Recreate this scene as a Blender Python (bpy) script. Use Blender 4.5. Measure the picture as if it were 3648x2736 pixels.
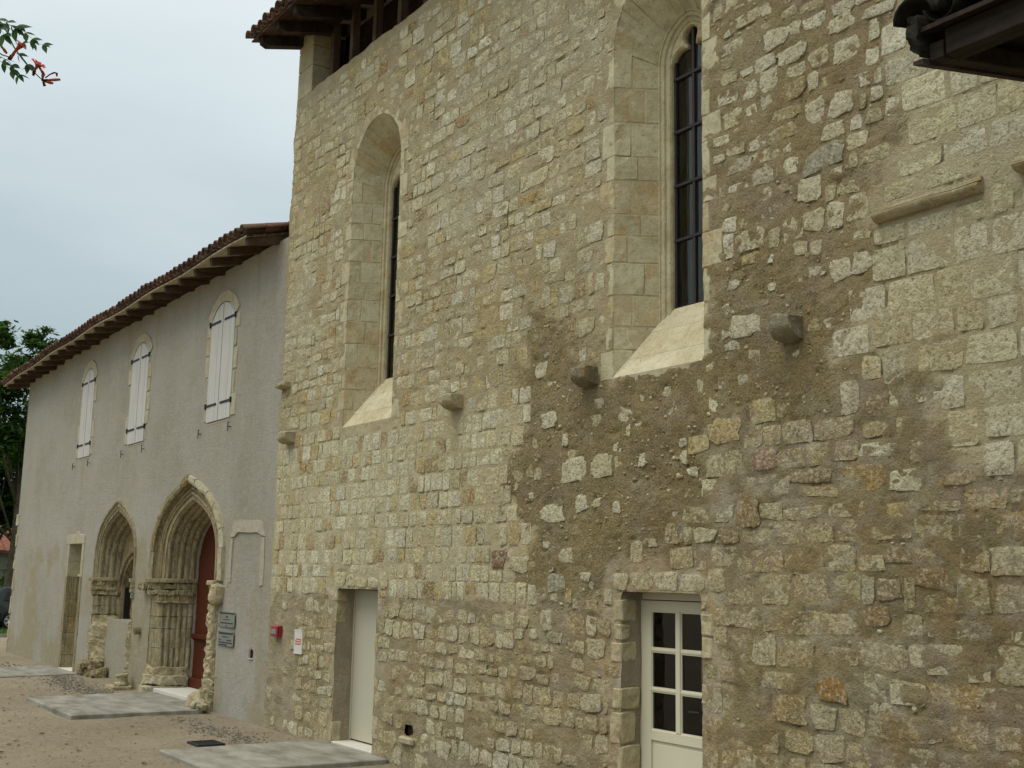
import bpy, bmesh, math, random
import numpy as np
from mathutils import Vector, Matrix

# ------------------------------------------------------------------ scene, camera, sky, sun
for o in list(bpy.data.objects):
    bpy.data.objects.remove(o)
scene = bpy.context.scene
COL = scene.collection
CAM = (0.0, -6.93, 2.15)
cam = bpy.data.cameras.new('camera')
cam.sensor_width = 36.0
cam.lens = 40.73
cam.clip_start = 0.05
cam.clip_end = 3000
cam_o = bpy.data.objects.new('camera', cam)
COL.objects.link(cam_o)
RM = Matrix(((0.56984841, 0.12573658, 0.81207334), (0.82152402, -0.11033493, -0.55939654), (0.01926344, 0.98590898, -0.1661698)))
cam_o.matrix_world = Matrix.Translation(CAM) @ RM.to_4x4()
scene.camera = cam_o

SUN_EL, SUN_AZ = 64.0, -8.0            # degrees: elevation, and turn from straight in front of the facade towards +X
world = bpy.data.worlds.new('World')
scene.world = world
world.use_nodes = True
wt = world.node_tree
wt.nodes.clear()


def wn(t, **kw):
    n = wt.nodes.new(t)
    for k, v in kw.items():
        setattr(n, k, v)
    return n


w_out = wn('ShaderNodeOutputWorld')
w_bg = wn('ShaderNodeBackground')
w_bg.inputs['Strength'].default_value = 0.1
w_sky = wn('ShaderNodeTexSky', sky_type='NISHITA', sun_disc=False)
w_sky.sun_elevation = math.radians(SUN_EL)
w_sky.sun_rotation = math.radians(180 - SUN_AZ)
w_sky.dust_density = 3.0
w_tc = wn('ShaderNodeTexCoord')
w_sep = wn('ShaderNodeSeparateXYZ')
wt.links.new(w_tc.outputs['Generated'], w_sep.inputs[0])
# layered cloud deck: a slow noise bends the height at which the deck brightens
w_map = wn('ShaderNodeMapping')
w_map.inputs['Scale'].default_value = (1.0, 1.0, 3.2)
wt.links.new(w_tc.outputs['Generated'], w_map.inputs['Vector'])
w_noise = wn('ShaderNodeTexNoise')
w_noise.inputs['Scale'].default_value = 2.4
w_noise.inputs['Detail'].default_value = 5
w_noise.inputs['Roughness'].default_value = 0.5
wt.links.new(w_map.outputs[0], w_noise.inputs['Vector'])
w_ma = wn('ShaderNodeMath', operation='MULTIPLY_ADD')
w_ma.inputs[1].default_value = 0.22
wt.links.new(w_noise.outputs[0], w_ma.inputs[0])
wt.links.new(w_sep.outputs['Z'], w_ma.inputs[2])
w_ramp = wn('ShaderNodeValToRGB')
els = w_ramp.color_ramp.elements
els[0].position, els[0].color = 0.10, (0.30, 0.385, 0.43, 1)
els[1].position, els[1].color = 1.0, (1.0, 1.0, 1.0, 1)
for p, c in ((0.25, (0.34, 0.43, 0.475)), (0.36, (0.42, 0.51, 0.555)), (0.47, (0.56, 0.65, 0.69)), (0.60, (0.72, 0.79, 0.815))):
    e = els.new(p)
    e.color = (*c, 1)
wt.links.new(w_ma.outputs[0], w_ramp.inputs[0])
w_gain = wn('ShaderNodeMix', data_type='RGBA', blend_type='MULTIPLY')
w_gain.inputs[0].default_value = 1.0
wt.links.new(w_ramp.outputs[0], w_gain.inputs[6])
w_gain.inputs[7].default_value = (10.2, 10.0, 9.8, 1)
w_mix = wn('ShaderNodeMix', data_type='RGBA')
w_mix.inputs[0].default_value = 0.94
wt.links.new(w_sky.outputs[0], w_mix.inputs[6])
wt.links.new(w_gain.outputs[2], w_mix.inputs[7])
wt.links.new(w_mix.outputs[2], w_bg.inputs['Color'])
wt.links.new(w_bg.outputs[0], w_out.inputs[0])

sun = bpy.data.lights.new('sun', 'SUN')
sun.energy = 1.5
sun.angle = math.radians(45)
sun.color = (1.0, 0.98, 0.92)
sun_o = bpy.data.objects.new('sun', sun)
COL.objects.link(sun_o)
_e, _a = math.radians(SUN_EL), math.radians(SUN_AZ)
_d = Vector((math.sin(_a) * math.cos(_e), -math.cos(_a) * math.cos(_e), math.sin(_e)))   # towards the sun
sun_o.rotation_euler = (-_d).to_track_quat('-Z', 'Y').to_euler()
sun_o.location = (0, -20, 30)

scene.view_settings.view_transform = 'Standard'
scene.view_settings.look = 'None'
scene.view_settings.exposure = 0.28
scene.view_settings.gamma = 1.0
scene.view_settings.use_curve_mapping = False

rng = random.Random(7)
nrng = np.random.default_rng(11)


# ------------------------------------------------------------------ numpy noise
def _h(ix, iy, s):
    n = (ix * 374761393 + iy * 668265263 + s * 1274126177) & 0xffffffff
    n = ((n ^ (n >> 13)) * 1274126177) & 0xffffffff
    n = ((n ^ (n >> 16)) * 668265263) & 0xffffffff
    return ((n ^ (n >> 15)) & 0xffff) / 65535.0


def vnoise(x, y, s=0):
    x = np.asarray(x, float); y = np.asarray(y, float)
    ix = np.floor(x).astype(np.int64); iy = np.floor(y).astype(np.int64)
    fx = x - ix; fy = y - iy
    fx = fx * fx * (3 - 2 * fx); fy = fy * fy * (3 - 2 * fy)
    a = _h(ix, iy, s) * (1 - fx) + _h(ix + 1, iy, s) * fx
    b = _h(ix, iy + 1, s) * (1 - fx) + _h(ix + 1, iy + 1, s) * fx
    return (a * (1 - fy) + b * fy) * 2 - 1


def fbm(x, y, o=4, s=0):
    r = 0; a = 0.5; f = 1.0
    for i in range(o):
        r = r + a * vnoise(np.asarray(x) * f, np.asarray(y) * f, s + i * 17)
        a *= 0.55; f *= 2.03
    return r


def in_poly(px, py, poly):
    px = np.asarray(px, float); py = np.asarray(py, float)
    ins = np.zeros(px.shape, bool)
    n = len(poly)
    for i in range(n):
        x1, y1 = poly[i]; x2, y2 = poly[(i + 1) % n]
        if y1 == y2:
            continue
        c = ((y1 > py) != (y2 > py)) & (px < (x2 - x1) * (py - y1) / (y2 - y1) + x1)
        ins ^= c
    return ins


def near_on_poly(px, py, poly):
    best = np.full(px.shape, 1e9); bx = px.copy(); by = py.copy()
    n = len(poly)
    for i in range(n):
        x1, y1 = poly[i]; x2, y2 = poly[(i + 1) % n]
        dx, dy = x2 - x1, y2 - y1
        t = np.clip(((px - x1) * dx + (py - y1) * dy) / (dx * dx + dy * dy + 1e-12), 0, 1)
        qx, qy = x1 + t * dx, y1 + t * dy
        d = (qx - px) ** 2 + (qy - py) ** 2
        m = d < best
        best[m] = d[m]; bx[m] = qx[m]; by[m] = qy[m]
    return bx, by


# ------------------------------------------------------------------ materials
class Mat:
    def __init__(s, name):
        s.m = bpy.data.materials.new(name)
        s.m.use_nodes = True
        s.t = s.m.node_tree
        s.b = s.t.nodes['Principled BSDF']
        s.out = s.t.nodes['Material Output']
        s._pos = None

    def n(s, t, **kw):
        n = s.t.nodes.new(t)
        for k, v in kw.items():
            setattr(n, k, v)
        return n

    def put(s, sock, v):
        if isinstance(v, bpy.types.NodeSocket):
            s.t.links.new(v, sock)
        elif isinstance(v, (tuple, list)):
            sock.default_value = tuple(v) if len(v) == 4 or sock.type == 'VECTOR' else (*v, 1)
        else:
            sock.default_value = v

    def pos(s, scale=None):
        if s._pos is None:
            s._pos = s.n('ShaderNodeNewGeometry').outputs['Position']
        if scale is None:
            return s._pos
        m = s.n('ShaderNodeMapping')
        m.inputs['Scale'].default_value = scale
        s.t.links.new(s._pos, m.inputs['Vector'])
        return m.outputs[0]

    def obj(s, scale=(1, 1, 1)):
        m = s.n('ShaderNodeMapping')
        m.inputs['Scale'].default_value = scale
        s.t.links.new(s.n('ShaderNodeTexCoord').outputs['Object'], m.inputs['Vector'])
        return m.outputs[0]

    def noise(s, sc, det=4, ro=0.6, vec=None, dist=0.0):
        n = s.n('ShaderNodeTexNoise')
        n.inputs['Scale'].default_value = sc
        n.inputs['Detail'].default_value = det
        n.inputs['Roughness'].default_value = ro
        n.inputs['Distortion'].default_value = dist
        s.t.links.new(vec or s.pos(), n.inputs['Vector'])
        return n.outputs[0]

    def voro(s, sc, vec=None, feature='F1', out='Distance'):
        n = s.n('ShaderNodeTexVoronoi', feature=feature)
        n.inputs['Scale'].default_value = sc
        s.t.links.new(vec or s.pos(), n.inputs['Vector'])
        return n.outputs[out]

    def ramp(s, f, *st, interp='LINEAR'):
        n = s.n('ShaderNodeValToRGB')
        n.color_ramp.interpolation = interp
        e = n.color_ramp.elements
        while len(e) < len(st):
            e.new(0.5)
        for q, (p, c) in zip(e, st):
            q.position = p
            q.color = (c, c, c, 1) if isinstance(c, (int, float)) else (*c, 1)
        s.put(n.inputs[0], f)
        return n.outputs[0]

    def mix(s, f, a, b, mode='MIX'):
        n = s.n('ShaderNodeMix', data_type='RGBA', blend_type=mode)
        s.put(n.inputs[0], f); s.put(n.inputs[6], a); s.put(n.inputs[7], b)
        return n.outputs[2]

    def math(s, op, a, b=0.0):
        n = s.n('ShaderNodeMath', operation=op)
        s.put(n.inputs[0], a); s.put(n.inputs[1], b)
        return n.outputs[0]

    def attr(s, name, out='Color'):
        return s.n('ShaderNodeAttribute', attribute_name=name).outputs[out]

    def rnd(s):
        return s.n('ShaderNodeObjectInfo').outputs['Random']

    def bump(s, h, st=0.5, d=0.01, prev=None):
        n = s.n('ShaderNodeBump')
        n.inputs['Strength'].default_value = st
        n.inputs['Distance'].default_value = d
        s.put(n.inputs['Height'], h)
        if prev is not None:
            s.put(n.inputs['Normal'], prev)
        return n.outputs[0]

    def fin(s, col=None, rough=0.9, normal=None, spec=0.2, metal=0.0, **kw):
        if col is not None:
            s.put(s.b.inputs['Base Color'], col)
        s.put(s.b.inputs['Roughness'], rough)
        s.put(s.b.inputs['Specular IOR Level'], spec)
        s.put(s.b.inputs['Metallic'], metal)
        if normal is not None:
            s.put(s.b.inputs['Normal'], normal)
        for k, v in kw.items():
            s.put(s.b.inputs[k], v)
        return s.m


def m_stone():
    m = Mat('rubble_limestone')
    t = m.attr('tint')
    n1 = m.noise(9, 5, 0.65)
    n2 = m.noise(34, 6, 0.72, dist=0.3)
    c = m.mix(m.ramp(m.noise(13, 5, 0.7), (0.40, 0), (0.60, 1)), m.mix(1, t, (0.85, 0.82, 0.73), 'MULTIPLY'), m.mix(1, t, (1.15, 1.145, 1.12), 'MULTIPLY'))
    c = m.mix(m.ramp(m.noise(6, 5, 0.72), (0.54, 0), (0.70, 0.38)), c, (0.43, 0.335, 0.17))
    c = m.mix(m.ramp(m.noise(27, 5, 0.72), (0.50, 0), (0.62, 0.60)), c, (0.72, 0.68, 0.50))
    pit = m.ramp(n2, (0.36, 1), (0.47, 0))
    c = m.mix(m.math('MULTIPLY', pit, 0.72), c, (0.15, 0.12, 0.06))
    h = m.math('ADD', m.math('MULTIPLY', n2, 1.0), m.math('MULTIPLY', n1, 1.1))
    return m.fin(c, 0.95, m.bump(h, 1.0, 0.038), 0.08)


def m_mortar():
    m = Mat('lime_mortar')
    t = m.attr('tint')
    g = m.attr('grain', 'Fac')
    n1 = m.noise(3.1, 5, 0.6)
    n2 = m.noise(46, 6, 0.78)
    n3 = m.noise(15, 5, 0.72)
    c = m.mix(m.ramp(n1, (0.3, 0), (0.7, 1)), m.mix(1, t, (0.86, 0.83, 0.78), 'MULTIPLY'), m.mix(1, t, (1.1, 1.09, 1.07), 'MULTIPLY'))
    speck = m.math('MULTIPLY', m.ramp(n2, (0.38, 1), (0.50, 0)), g)
    c = m.mix(m.math('MULTIPLY', speck, 0.62), c, (0.12, 0.09, 0.045))
    pale = m.math('MULTIPLY', m.ramp(m.noise(34, 4, 0.7), (0.58, 0), (0.68, 1)), g)
    c = m.mix(m.math('MULTIPLY', pale, 0.5), c, (0.46, 0.39, 0.26))
    c = m.mix(m.ramp(m.noise(120, 2, 0.5), (0.30, 0.45), (0.42, 0)), c, (0.13, 0.10, 0.07))
    h = m.math('ADD', m.math('MULTIPLY', n2, m.math('ADD', m.math('MULTIPLY', g, 1.2), 0.25)), m.math('MULTIPLY', n3, m.math('ADD', m.math('MULTIPLY', g, 1.4), 0.3)))
    return m.fin(c, 0.97, m.bump(h, 1.0, 0.045), 0.08)


def m_ashlar(name, a, b, och=0.5, pit=0.6, streak=0.0):
    m = Mat(name)
    n1 = m.noise(2.6, 5, 0.62)
    c = m.mix(m.ramp(n1, (0.33, 0), (0.68, 1)), a, b)
    ob = m.rnd()
    c = m.mix(m.ramp(ob, (0, 0.0), (1, 0.45)), c, m.mix(1, c, (0.84, 0.80, 0.68), 'MULTIPLY'))
    oc = m.math('MULTIPLY', m.math('MULTIPLY', m.ramp(m.noise(4.7, 5, 0.7, dist=0.6), (0.45, 0), (0.66, 1)), m.ramp(ob, (0.35, 0.15), (1.0, 1.0))), och)
    c = m.mix(oc, c, (0.42, 0.26, 0.09))
    if streak:
        st = m.ramp(m.noise(2.2, 5, 0.65, vec=m.pos((11, 11, 0.8))), (0.46, 0), (0.66, streak))
        c = m.mix(st, c, (0.085, 0.07, 0.035))
    c = m.mix(m.ramp(m.noise(11, 6, 0.75), (0.38, 0.5), (0.54, 0)), c, m.mix(1, c, (0.66, 0.62, 0.50), 'MULTIPLY'))
    c = m.mix(m.ramp(m.noise(24, 5, 0.75), (0.54, 0), (0.68, 0.4)), c, (0.64, 0.60, 0.45))
    pn = m.noise(42, 4, 0.7)
    c = m.mix(m.math('MULTIPLY', m.ramp(pn, (0.30, 1), (0.40, 0)), pit), c, (0.06, 0.05, 0.035))
    h = m.math('ADD', m.math('MULTIPLY', pn, 0.5), m.noise(14, 5, 0.65))
    return m.fin(c, 0.93, m.bump(h, 0.55, 0.02), 0.12)


def m_plaster():
    m = Mat('grey_lime_render')
    n1 = m.noise(0.55, 6, 0.62)
    c = m.ramp(n1, (0.30, (0.335, 0.31, 0.24)), (0.50, (0.395, 0.375, 0.31)), (0.70, (0.44, 0.42, 0.36)))
    c = m.mix(m.ramp(m.noise(1.3, 6, 0.7, vec=m.pos((1.6, 1, 0.7))), (0.52, 0), (0.72, 0.45)), c, (0.40, 0.35, 0.24))
    damp = m.attr('damp', 'Fac')
    c = m.mix(damp, c, (0.345, 0.295, 0.175))
    n2 = m.noise(70, 4, 0.75)
    c = m.mix(m.ramp(m.noise(15, 5, 0.75), (0.36, 0.35), (0.52, 0)), c, (0.28, 0.255, 0.185))
    c = m.mix(m.ramp(m.noise(5, 6, 0.75), (0.48, 0), (0.66, 0.4)), c, (0.47, 0.455, 0.395))
    c = m.mix(m.ramp(n2, (0.32, 0.55), (0.46, 0)), c, (0.20, 0.17, 0.12))
    c = m.mix(m.ramp(m.noise(45, 3, 0.7), (0.58, 0), (0.72, 0.30)), c, (0.60, 0.58, 0.52))
    h = m.math('ADD', n2, m.math('MULTIPLY', m.noise(16, 5, 0.65), 0.8))
    return m.fin(c, 0.96, m.bump(h, 0.9, 0.025), 0.1)


def m_wood(name, a, b, grey=0.2, axis=1, rough=0.8):
    m = Mat(name)
    sc = [22, 22, 22]
    sc[axis] = 1.4
    g = m.noise(1.0, 5, 0.65, vec=m.pos(sc))
    c = m.ramp(g, (0.3, a), (0.7, b))
    c = m.mix(m.ramp(m.rnd(), (0, 0), (1, 0.4)), c, m.mix(1, c, (0.6, 0.57, 0.52), 'MULTIPLY'))
    c = m.mix(m.ramp(m.noise(3, 4, 0.6), (0.5, 0), (0.75, grey)), c, (0.26, 0.24, 0.20))
    return m.fin(c, rough, m.bump(g, 0.4, 0.01), 0.2)


def m_tile():
    m = Mat('canal_tile_terracotta')
    r = m.rnd()
    c = m.ramp(r, (0.0, (0.16, 0.075, 0.05)), (0.3, (0.10, 0.055, 0.04)), (0.55, (0.21, 0.105, 0.07)), (0.8, (0.075, 0.048, 0.037)), (1.0, (0.19, 0.135, 0.095)))
    c = m.mix(m.ramp(m.noise(6, 5, 0.7), (0.45, 0), (0.66, 0.75)), c, (0.075, 0.065, 0.05))
    c = m.mix(m.ramp(m.noise(19, 4, 0.7), (0.60, 0), (0.70, 0.7)), c, (0.34, 0.35, 0.29))
    n = m.noise(30, 4, 0.7)
    return m.fin(c, 0.92, m.bump(n, 0.4, 0.01), 0.12)


def m_paint(name, col, rough=0.55, wear=0.25, dirt=(0.42, 0.36, 0.33), spec=0.3):
    m = Mat(name)
    n = m.noise(2.2, 5, 0.65, vec=m.pos((3.5, 3.5, 0.8)))
    c = m.mix(m.ramp(n, (0.45, 0), (0.75, wear)), col, dirt)
    return m.fin(c, rough, m.bump(m.noise(40, 3, 0.6), 0.12, 0.005), spec)


def m_plain(name, col, rough=0.6, spec=0.3, metal=0.0, var=0.25, sc=8, **kw):
    m = Mat(name)
    d = tuple(v * (1 - var) for v in col)
    c = m.mix(m.ramp(m.noise(sc, 4, 0.6), (0.35, 0), (0.65, 1)), d, col)
    return m.fin(c, rough, None, spec, metal, **kw)


def m_glass(name, tint=(0.86, 0.90, 0.90), refl=1.0):
    m = Mat(name)
    tr = m.n('ShaderNodeBsdfTransparent')
    tr.inputs[0].default_value = (*tint, 1)
    gl = m.n('ShaderNodeBsdfGlossy')
    gl.inputs['Roughness'].default_value = 0.03
    gl.inputs['Color'].default_value = (refl, refl, refl, 1)
    fr = m.n('ShaderNodeFresnel')
    fr.inputs[0].default_value = 1.5
    mx = m.n('ShaderNodeMixShader')
    m.t.links.new(fr.outputs[0], mx.inputs[0])
    m.t.links.new(tr.outputs[0], mx.inputs[1])
    m.t.links.new(gl.outputs[0], mx.inputs[2])
    m.t.links.new(mx.outputs[0], m.out.inputs[0])
    return m.m


def m_ground():
    m = Mat('pink_sand_gravel')
    n1 = m.noise(0.45, 6, 0.6)
    c = m.ramp(n1, (0.30, (0.235, 0.20, 0.13)), (0.5, (0.285, 0.242, 0.162)), (0.70, (0.335, 0.29, 0.205)))
    c = m.mix(m.ramp(m.noise(2.6, 6, 0.72), (0.50, 0), (0.72, 0.55)), c, (0.29, 0.215, 0.15))
    c = m.mix(m.ramp(m.noise(1.1, 6, 0.7, vec=m.pos((0.6, 1.5, 1))), (0.46, 0), (0.64, 0.55)), c, (0.235, 0.20, 0.145))
    c = m.mix(m.ramp(m.noise(7, 6, 0.75), (0.52, 0), (0.66, 0.5)), c, (0.43, 0.375, 0.29))
    n2 = m.noise(55, 4, 0.75)
    c = m.mix(m.ramp(n2, (0.34, 0.75), (0.46, 0)), c, (0.15, 0.115, 0.08))
    c = m.mix(m.ramp(m.noise(90, 3, 0.7), (0.60, 0), (0.70, 0.6)), c, (0.52, 0.45, 0.34))
    h = m.math('ADD', n2, m.math('MULTIPLY', m.noise(9, 5, 0.65), 1.2))
    return m.fin(c, 0.97, m.bump(h, 0.8, 0.03), 0.08)


def m_concrete():
    m = Mat('pale_concrete')
    n1 = m.noise(1.5, 6, 0.65, vec=m.pos((1, 2.2, 1)))
    c = m.ramp(n1, (0.32, (0.15, 0.143, 0.11)), (0.50, (0.25, 0.24, 0.195)), (0.68, (0.34, 0.33, 0.275)))
    c = m.mix(m.ramp(m.noise(5, 5, 0.7), (0.55, 0), (0.75, 0.4)), c, (0.26, 0.25, 0.17))
    n2 = m.noise(60, 3, 0.7)
    c = m.mix(m.ramp(n2, (0.30, 0.5), (0.42, 0)), c, (0.14, 0.135, 0.11))
    return m.fin(c, 0.9, m.bump(m.math('ADD', n2, m.math('MULTIPLY', n1, 2)), 0.3, 0.01), 0.2)


def m_leaf(name, a, b, c3):
    m = Mat(name)
    r = m.noise(0.9, 3, 0.6)
    ri = m.n('ShaderNodeNewGeometry').outputs['Random Per Island']
    f = m.math('ADD', m.math('MULTIPLY', r, 0.5), m.math('MULTIPLY', ri, 0.5))
    c = m.ramp(f, (0.25, a), (0.5, b), (0.8, c3))
    df = m.n('ShaderNodeBsdfDiffuse')
    m.put(df.inputs[0], c)
    tl = m.n('ShaderNodeBsdfTranslucent')
    m.put(tl.inputs[0], m.mix(1, c, (1.3, 1.5, 0.6), 'MULTIPLY'))
    mx = m.n('ShaderNodeMixShader')
    mx.inputs[0].default_value = 0.35
    m.t.links.new(df.outputs[0], mx.inputs[1])
    m.t.links.new(tl.outputs[0], mx.inputs[2])
    gl = m.n('ShaderNodeBsdfGlossy')
    gl.inputs['Roughness'].default_value = 0.45
    gl.inputs['Color'].default_value = (0.6, 0.65, 0.6, 1)
    m2 = m.n('ShaderNodeMixShader')
    m2.inputs[0].default_value = 0.04
    m.t.links.new(mx.outputs[0], m2.inputs[1])
    m.t.links.new(gl.outputs[0], m2.inputs[2])
    m.t.links.new(m2.outputs[0], m.out.inputs[0])
    return m.m


MT = dict(
    stone=m_stone(), mortar=m_mortar(), plaster=m_plaster(),
    ashlar=m_ashlar('dressed_limestone', (0.42, 0.38, 0.245), (0.57, 0.53, 0.37), 0.75, 0.85),
    surround=m_ashlar('pale_yellow_limestone', (0.41, 0.38, 0.27), (0.48, 0.45, 0.335), 0.25, 0.6),
    sill=m_ashlar('new_limestone', (0.48, 0.43, 0.275), (0.61, 0.56, 0.395), 0.35, 0.6),
    portal=m_ashlar('weathered_limestone', (0.235, 0.195, 0.11), (0.37, 0.325, 0.21), 0.55, 0.6, 0.85),
    moulding=m_ashlar('worn_moulding_stone', (0.30, 0.265, 0.17), (0.40, 0.36, 0.24), 0.3, 0.8),
    jambwash=m_ashlar('mortar_washed_limestone', (0.38, 0.325, 0.20), (0.48, 0.42, 0.275), 0.3, 0.8),
    shaded_tile=m_plain('shaded_mossy_tile', (0.026, 0.025, 0.016), 0.9, 0.1, var=0.6, sc=12),  # mossy tile taken to near black: unlit underside put into the colour
    rough=m_ashlar('eroded_limestone', (0.30, 0.265, 0.165), (0.46, 0.415, 0.29), 0.4, 0.9),
    corbel=m_ashlar('lichen_grey_stone', (0.15, 0.135, 0.085), (0.25, 0.225, 0.15), 0.25, 0.8),
    rafter=m_wood('brown_rafter_wood', (0.04, 0.022, 0.012), (0.105, 0.058, 0.032), 0.25, 1),
    board=m_wood('pale_eave_board', (0.46, 0.40, 0.27), (0.60, 0.53, 0.38), 0.2, 0),
    darkwood=m_wood('dark_old_wood', (0.014, 0.009, 0.006), (0.045, 0.027, 0.016), 0.15, 2),
    post=m_wood('grey_brown_post', (0.06, 0.04, 0.026), (0.13, 0.09, 0.06), 0.3, 2),
    canopywood=m_wood('canopy_beam_wood', (0.007, 0.005, 0.003), (0.030, 0.020, 0.011), 0.08, 0),  # shade under the canopy is put into this near-black wood colour
    tile=m_tile(),
    shutter=m_paint('white_shutter_paint', (0.51, 0.495, 0.45), 0.6, 0.5, (0.38, 0.35, 0.30)),
    cream=m_paint('cream_door_paint', (0.62, 0.585, 0.43), 0.45, 0.12, (0.5, 0.46, 0.33)),
    greydoor=m_paint('pale_stone_door_paint', (0.49, 0.47, 0.35), 0.5, 0.12, (0.42, 0.40, 0.30)),
    red=m_paint('oxblood_door_paint', (0.080, 0.020, 0.008), 0.6, 0.35, (0.045, 0.013, 0.006), 0.12),
    iron=m_plain('black_iron', (0.022, 0.022, 0.023), 0.6, 0.3),
    bar=m_plain('dark_window_bar', (0.035, 0.030, 0.030), 0.5, 0.3),
    void=m_plain('unlit_interior', (0.012, 0.011, 0.009), 0.9, 0.05),
    curtain=m_plain('olive_curtain', (0.20, 0.185, 0.12), 0.9, 0.05, sc=3),
    glass=m_glass('window_glass'),
    plaque=m_plain('grey_plaque', (0.20, 0.21, 0.175), 0.35, 0.4, sc=5),
    ink=m_plain('dark_lettering', (0.035, 0.04, 0.042), 0.6, 0.2),
    redbox=m_plain('red_plastic', (0.30, 0.012, 0.022), 0.35, 0.5, sc=20),
    whitebox=m_plain('white_plastic', (0.62, 0.61, 0.56), 0.4, 0.4, var=0.08),
    orange=m_plain('orange_red_label', (0.52, 0.085, 0.035), 0.5, 0.3, var=0.08),
    greyglass=m_plain('grey_cover', (0.22, 0.24, 0.24), 0.25, 0.5),
    concrete=m_concrete(), ground=m_ground(),
    faint=m_ashlar('faint_doorway_stone', (0.385, 0.36, 0.275), (0.43, 0.41, 0.325), 0.1, 0.4),
    threshold=m_paint('white_threshold_stone', (0.60, 0.58, 0.50), 0.6, 0.3, (0.42, 0.39, 0.30)),
    pebble=m_plain('grey_pebbles', (0.235, 0.215, 0.175), 0.9, 0.15, var=0.6, sc=14),
    litter=m_plain('dry_leaf_litter', (0.13, 0.075, 0.035), 0.9, 0.1, var=0.6, sc=6),
    grate=m_plain('cast_iron_grate', (0.03, 0.03, 0.03), 0.7, 0.3),
    bark=m_ashlar('grey_brown_bark', (0.055, 0.045, 0.03), (0.11, 0.09, 0.06), 0.2, 0.5),
    leaf=m_leaf('tree_leaf', (0.024, 0.058, 0.015), (0.052, 0.105, 0.025), (0.10, 0.165, 0.042)),
    hedge=m_leaf('hedge_leaf', (0.025, 0.06, 0.015), (0.06, 0.12, 0.025), (0.13, 0.21, 0.045)),
    vine=m_leaf('vine_leaf', (0.022, 0.065, 0.020), (0.045, 0.105, 0.035), (0.08, 0.15, 0.06)),
    flower=m_plain('scarlet_petal', (0.50, 0.022, 0.016), 0.6, 0.2, var=0.5, sc=40),
    floworange=m_plain('orange_flower_tube', (0.42, 0.075, 0.022), 0.6, 0.2, var=0.5, sc=40),
    stem=m_plain('green_stem', (0.07, 0.085, 0.03), 0.7, 0.2),
    grass=m_leaf('grass_blade', (0.03, 0.075, 0.015), (0.06, 0.13, 0.025), (0.12, 0.2, 0.045)),
    carpaint=m_plain('dark_grey_car_paint', (0.035, 0.042, 0.046), 0.28, 0.5, var=0.1),
    carplastic=m_plain('black_bumper_plastic', (0.012, 0.013, 0.013), 0.6, 0.3),
    carglass=m_plain('dark_car_glass', (0.03, 0.038, 0.042), 0.06, 0.6),
    tyre=m_plain('tyre_rubber', (0.012, 0.012, 0.012), 0.85, 0.2),
    rim=m_plain('silver_wheel', (0.50, 0.52, 0.53), 0.3, 0.5, 0.4, var=0.1),
    taillight=m_plain('red_tail_lamp', (0.55, 0.012, 0.012), 0.2, 0.5, var=0.1),
    farwall=m_ashlar('far_house_render', (0.20, 0.195, 0.15), (0.30, 0.29, 0.23), 0.2, 0.3),
    fartile=m_plain('far_red_tiles', (0.28, 0.115, 0.075), 0.9, 0.1, var=0.45, sc=5),
    brick=m_plain('dark_red_brick', (0.045, 0.016, 0.012), 0.9, 0.1, var=0.4, sc=30),
)


# ------------------------------------------------------------------ mesh helpers
PLOC = {}


def attach(o, parent):
    if parent is not None:
        o.parent = parent
        if parent.name in PLOC:
            o.matrix_parent_inverse = Matrix.Translation(-PLOC[parent.name])


def thing(name, label, cat, loc=(0, 0, 0), group=None):
    o = bpy.data.objects.new(name, None)
    COL.objects.link(o)
    o.location = loc
    o.empty_display_size = 0.3
    PLOC[o.name] = Vector(loc)
    return tag(o, label, cat, group)


def tag(o, label, cat, group=None):
    o['label'] = label
    o['category'] = cat
    if group:
        o['group'] = group
    return o


def fast_mesh(name, V, F, smooth=False):
    V = np.asarray(V, np.float32).reshape(-1, 3)
    me = bpy.data.meshes.new(name)
    ls = np.fromiter((len(f) for f in F), np.int32, len(F)) if not isinstance(F, np.ndarray) else np.full(len(F), F.shape[1], np.int32)
    fl = F.ravel().astype(np.int32) if isinstance(F, np.ndarray) else np.fromiter((i for f in F for i in f), np.int32, int(ls.sum()))
    me.vertices.add(len(V)); me.vertices.foreach_set('co', V.ravel())
    me.loops.add(len(fl)); me.loops.foreach_set('vertex_index', fl)
    me.polygons.add(len(ls))
    st = np.zeros(len(ls), np.int32)
    if len(ls) > 1:
        st[1:] = np.cumsum(ls)[:-1]
    me.polygons.foreach_set('loop_start', st)
    me.polygons.foreach_set('loop_total', ls)
    me.polygons.foreach_set('use_smooth', np.full(len(ls), smooth, bool))
    me.update(calc_edges=True)
    me.validate()
    return me


def add_tint(me, cols):
    a = me.color_attributes.new('tint', 'FLOAT_COLOR', 'POINT')
    c = np.ones((len(me.vertices), 4), np.float32)
    c[:, :3] = cols
    a.data.foreach_set('color', c.ravel())


def add_float(me, name, vals):
    a = me.attributes.new(name, 'FLOAT', 'POINT')
    a.data.foreach_set('value', np.asarray(vals, np.float32))


def mk(name, me, mat, parent=None, loc=None):
    o = bpy.data.objects.new(name, me)
    COL.objects.link(o)
    if mat is not None and not me.materials:
        me.materials.append(MT[mat] if isinstance(mat, str) else mat)
    if loc is not None:
        o.location = loc
    attach(o, parent)
    return o


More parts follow.
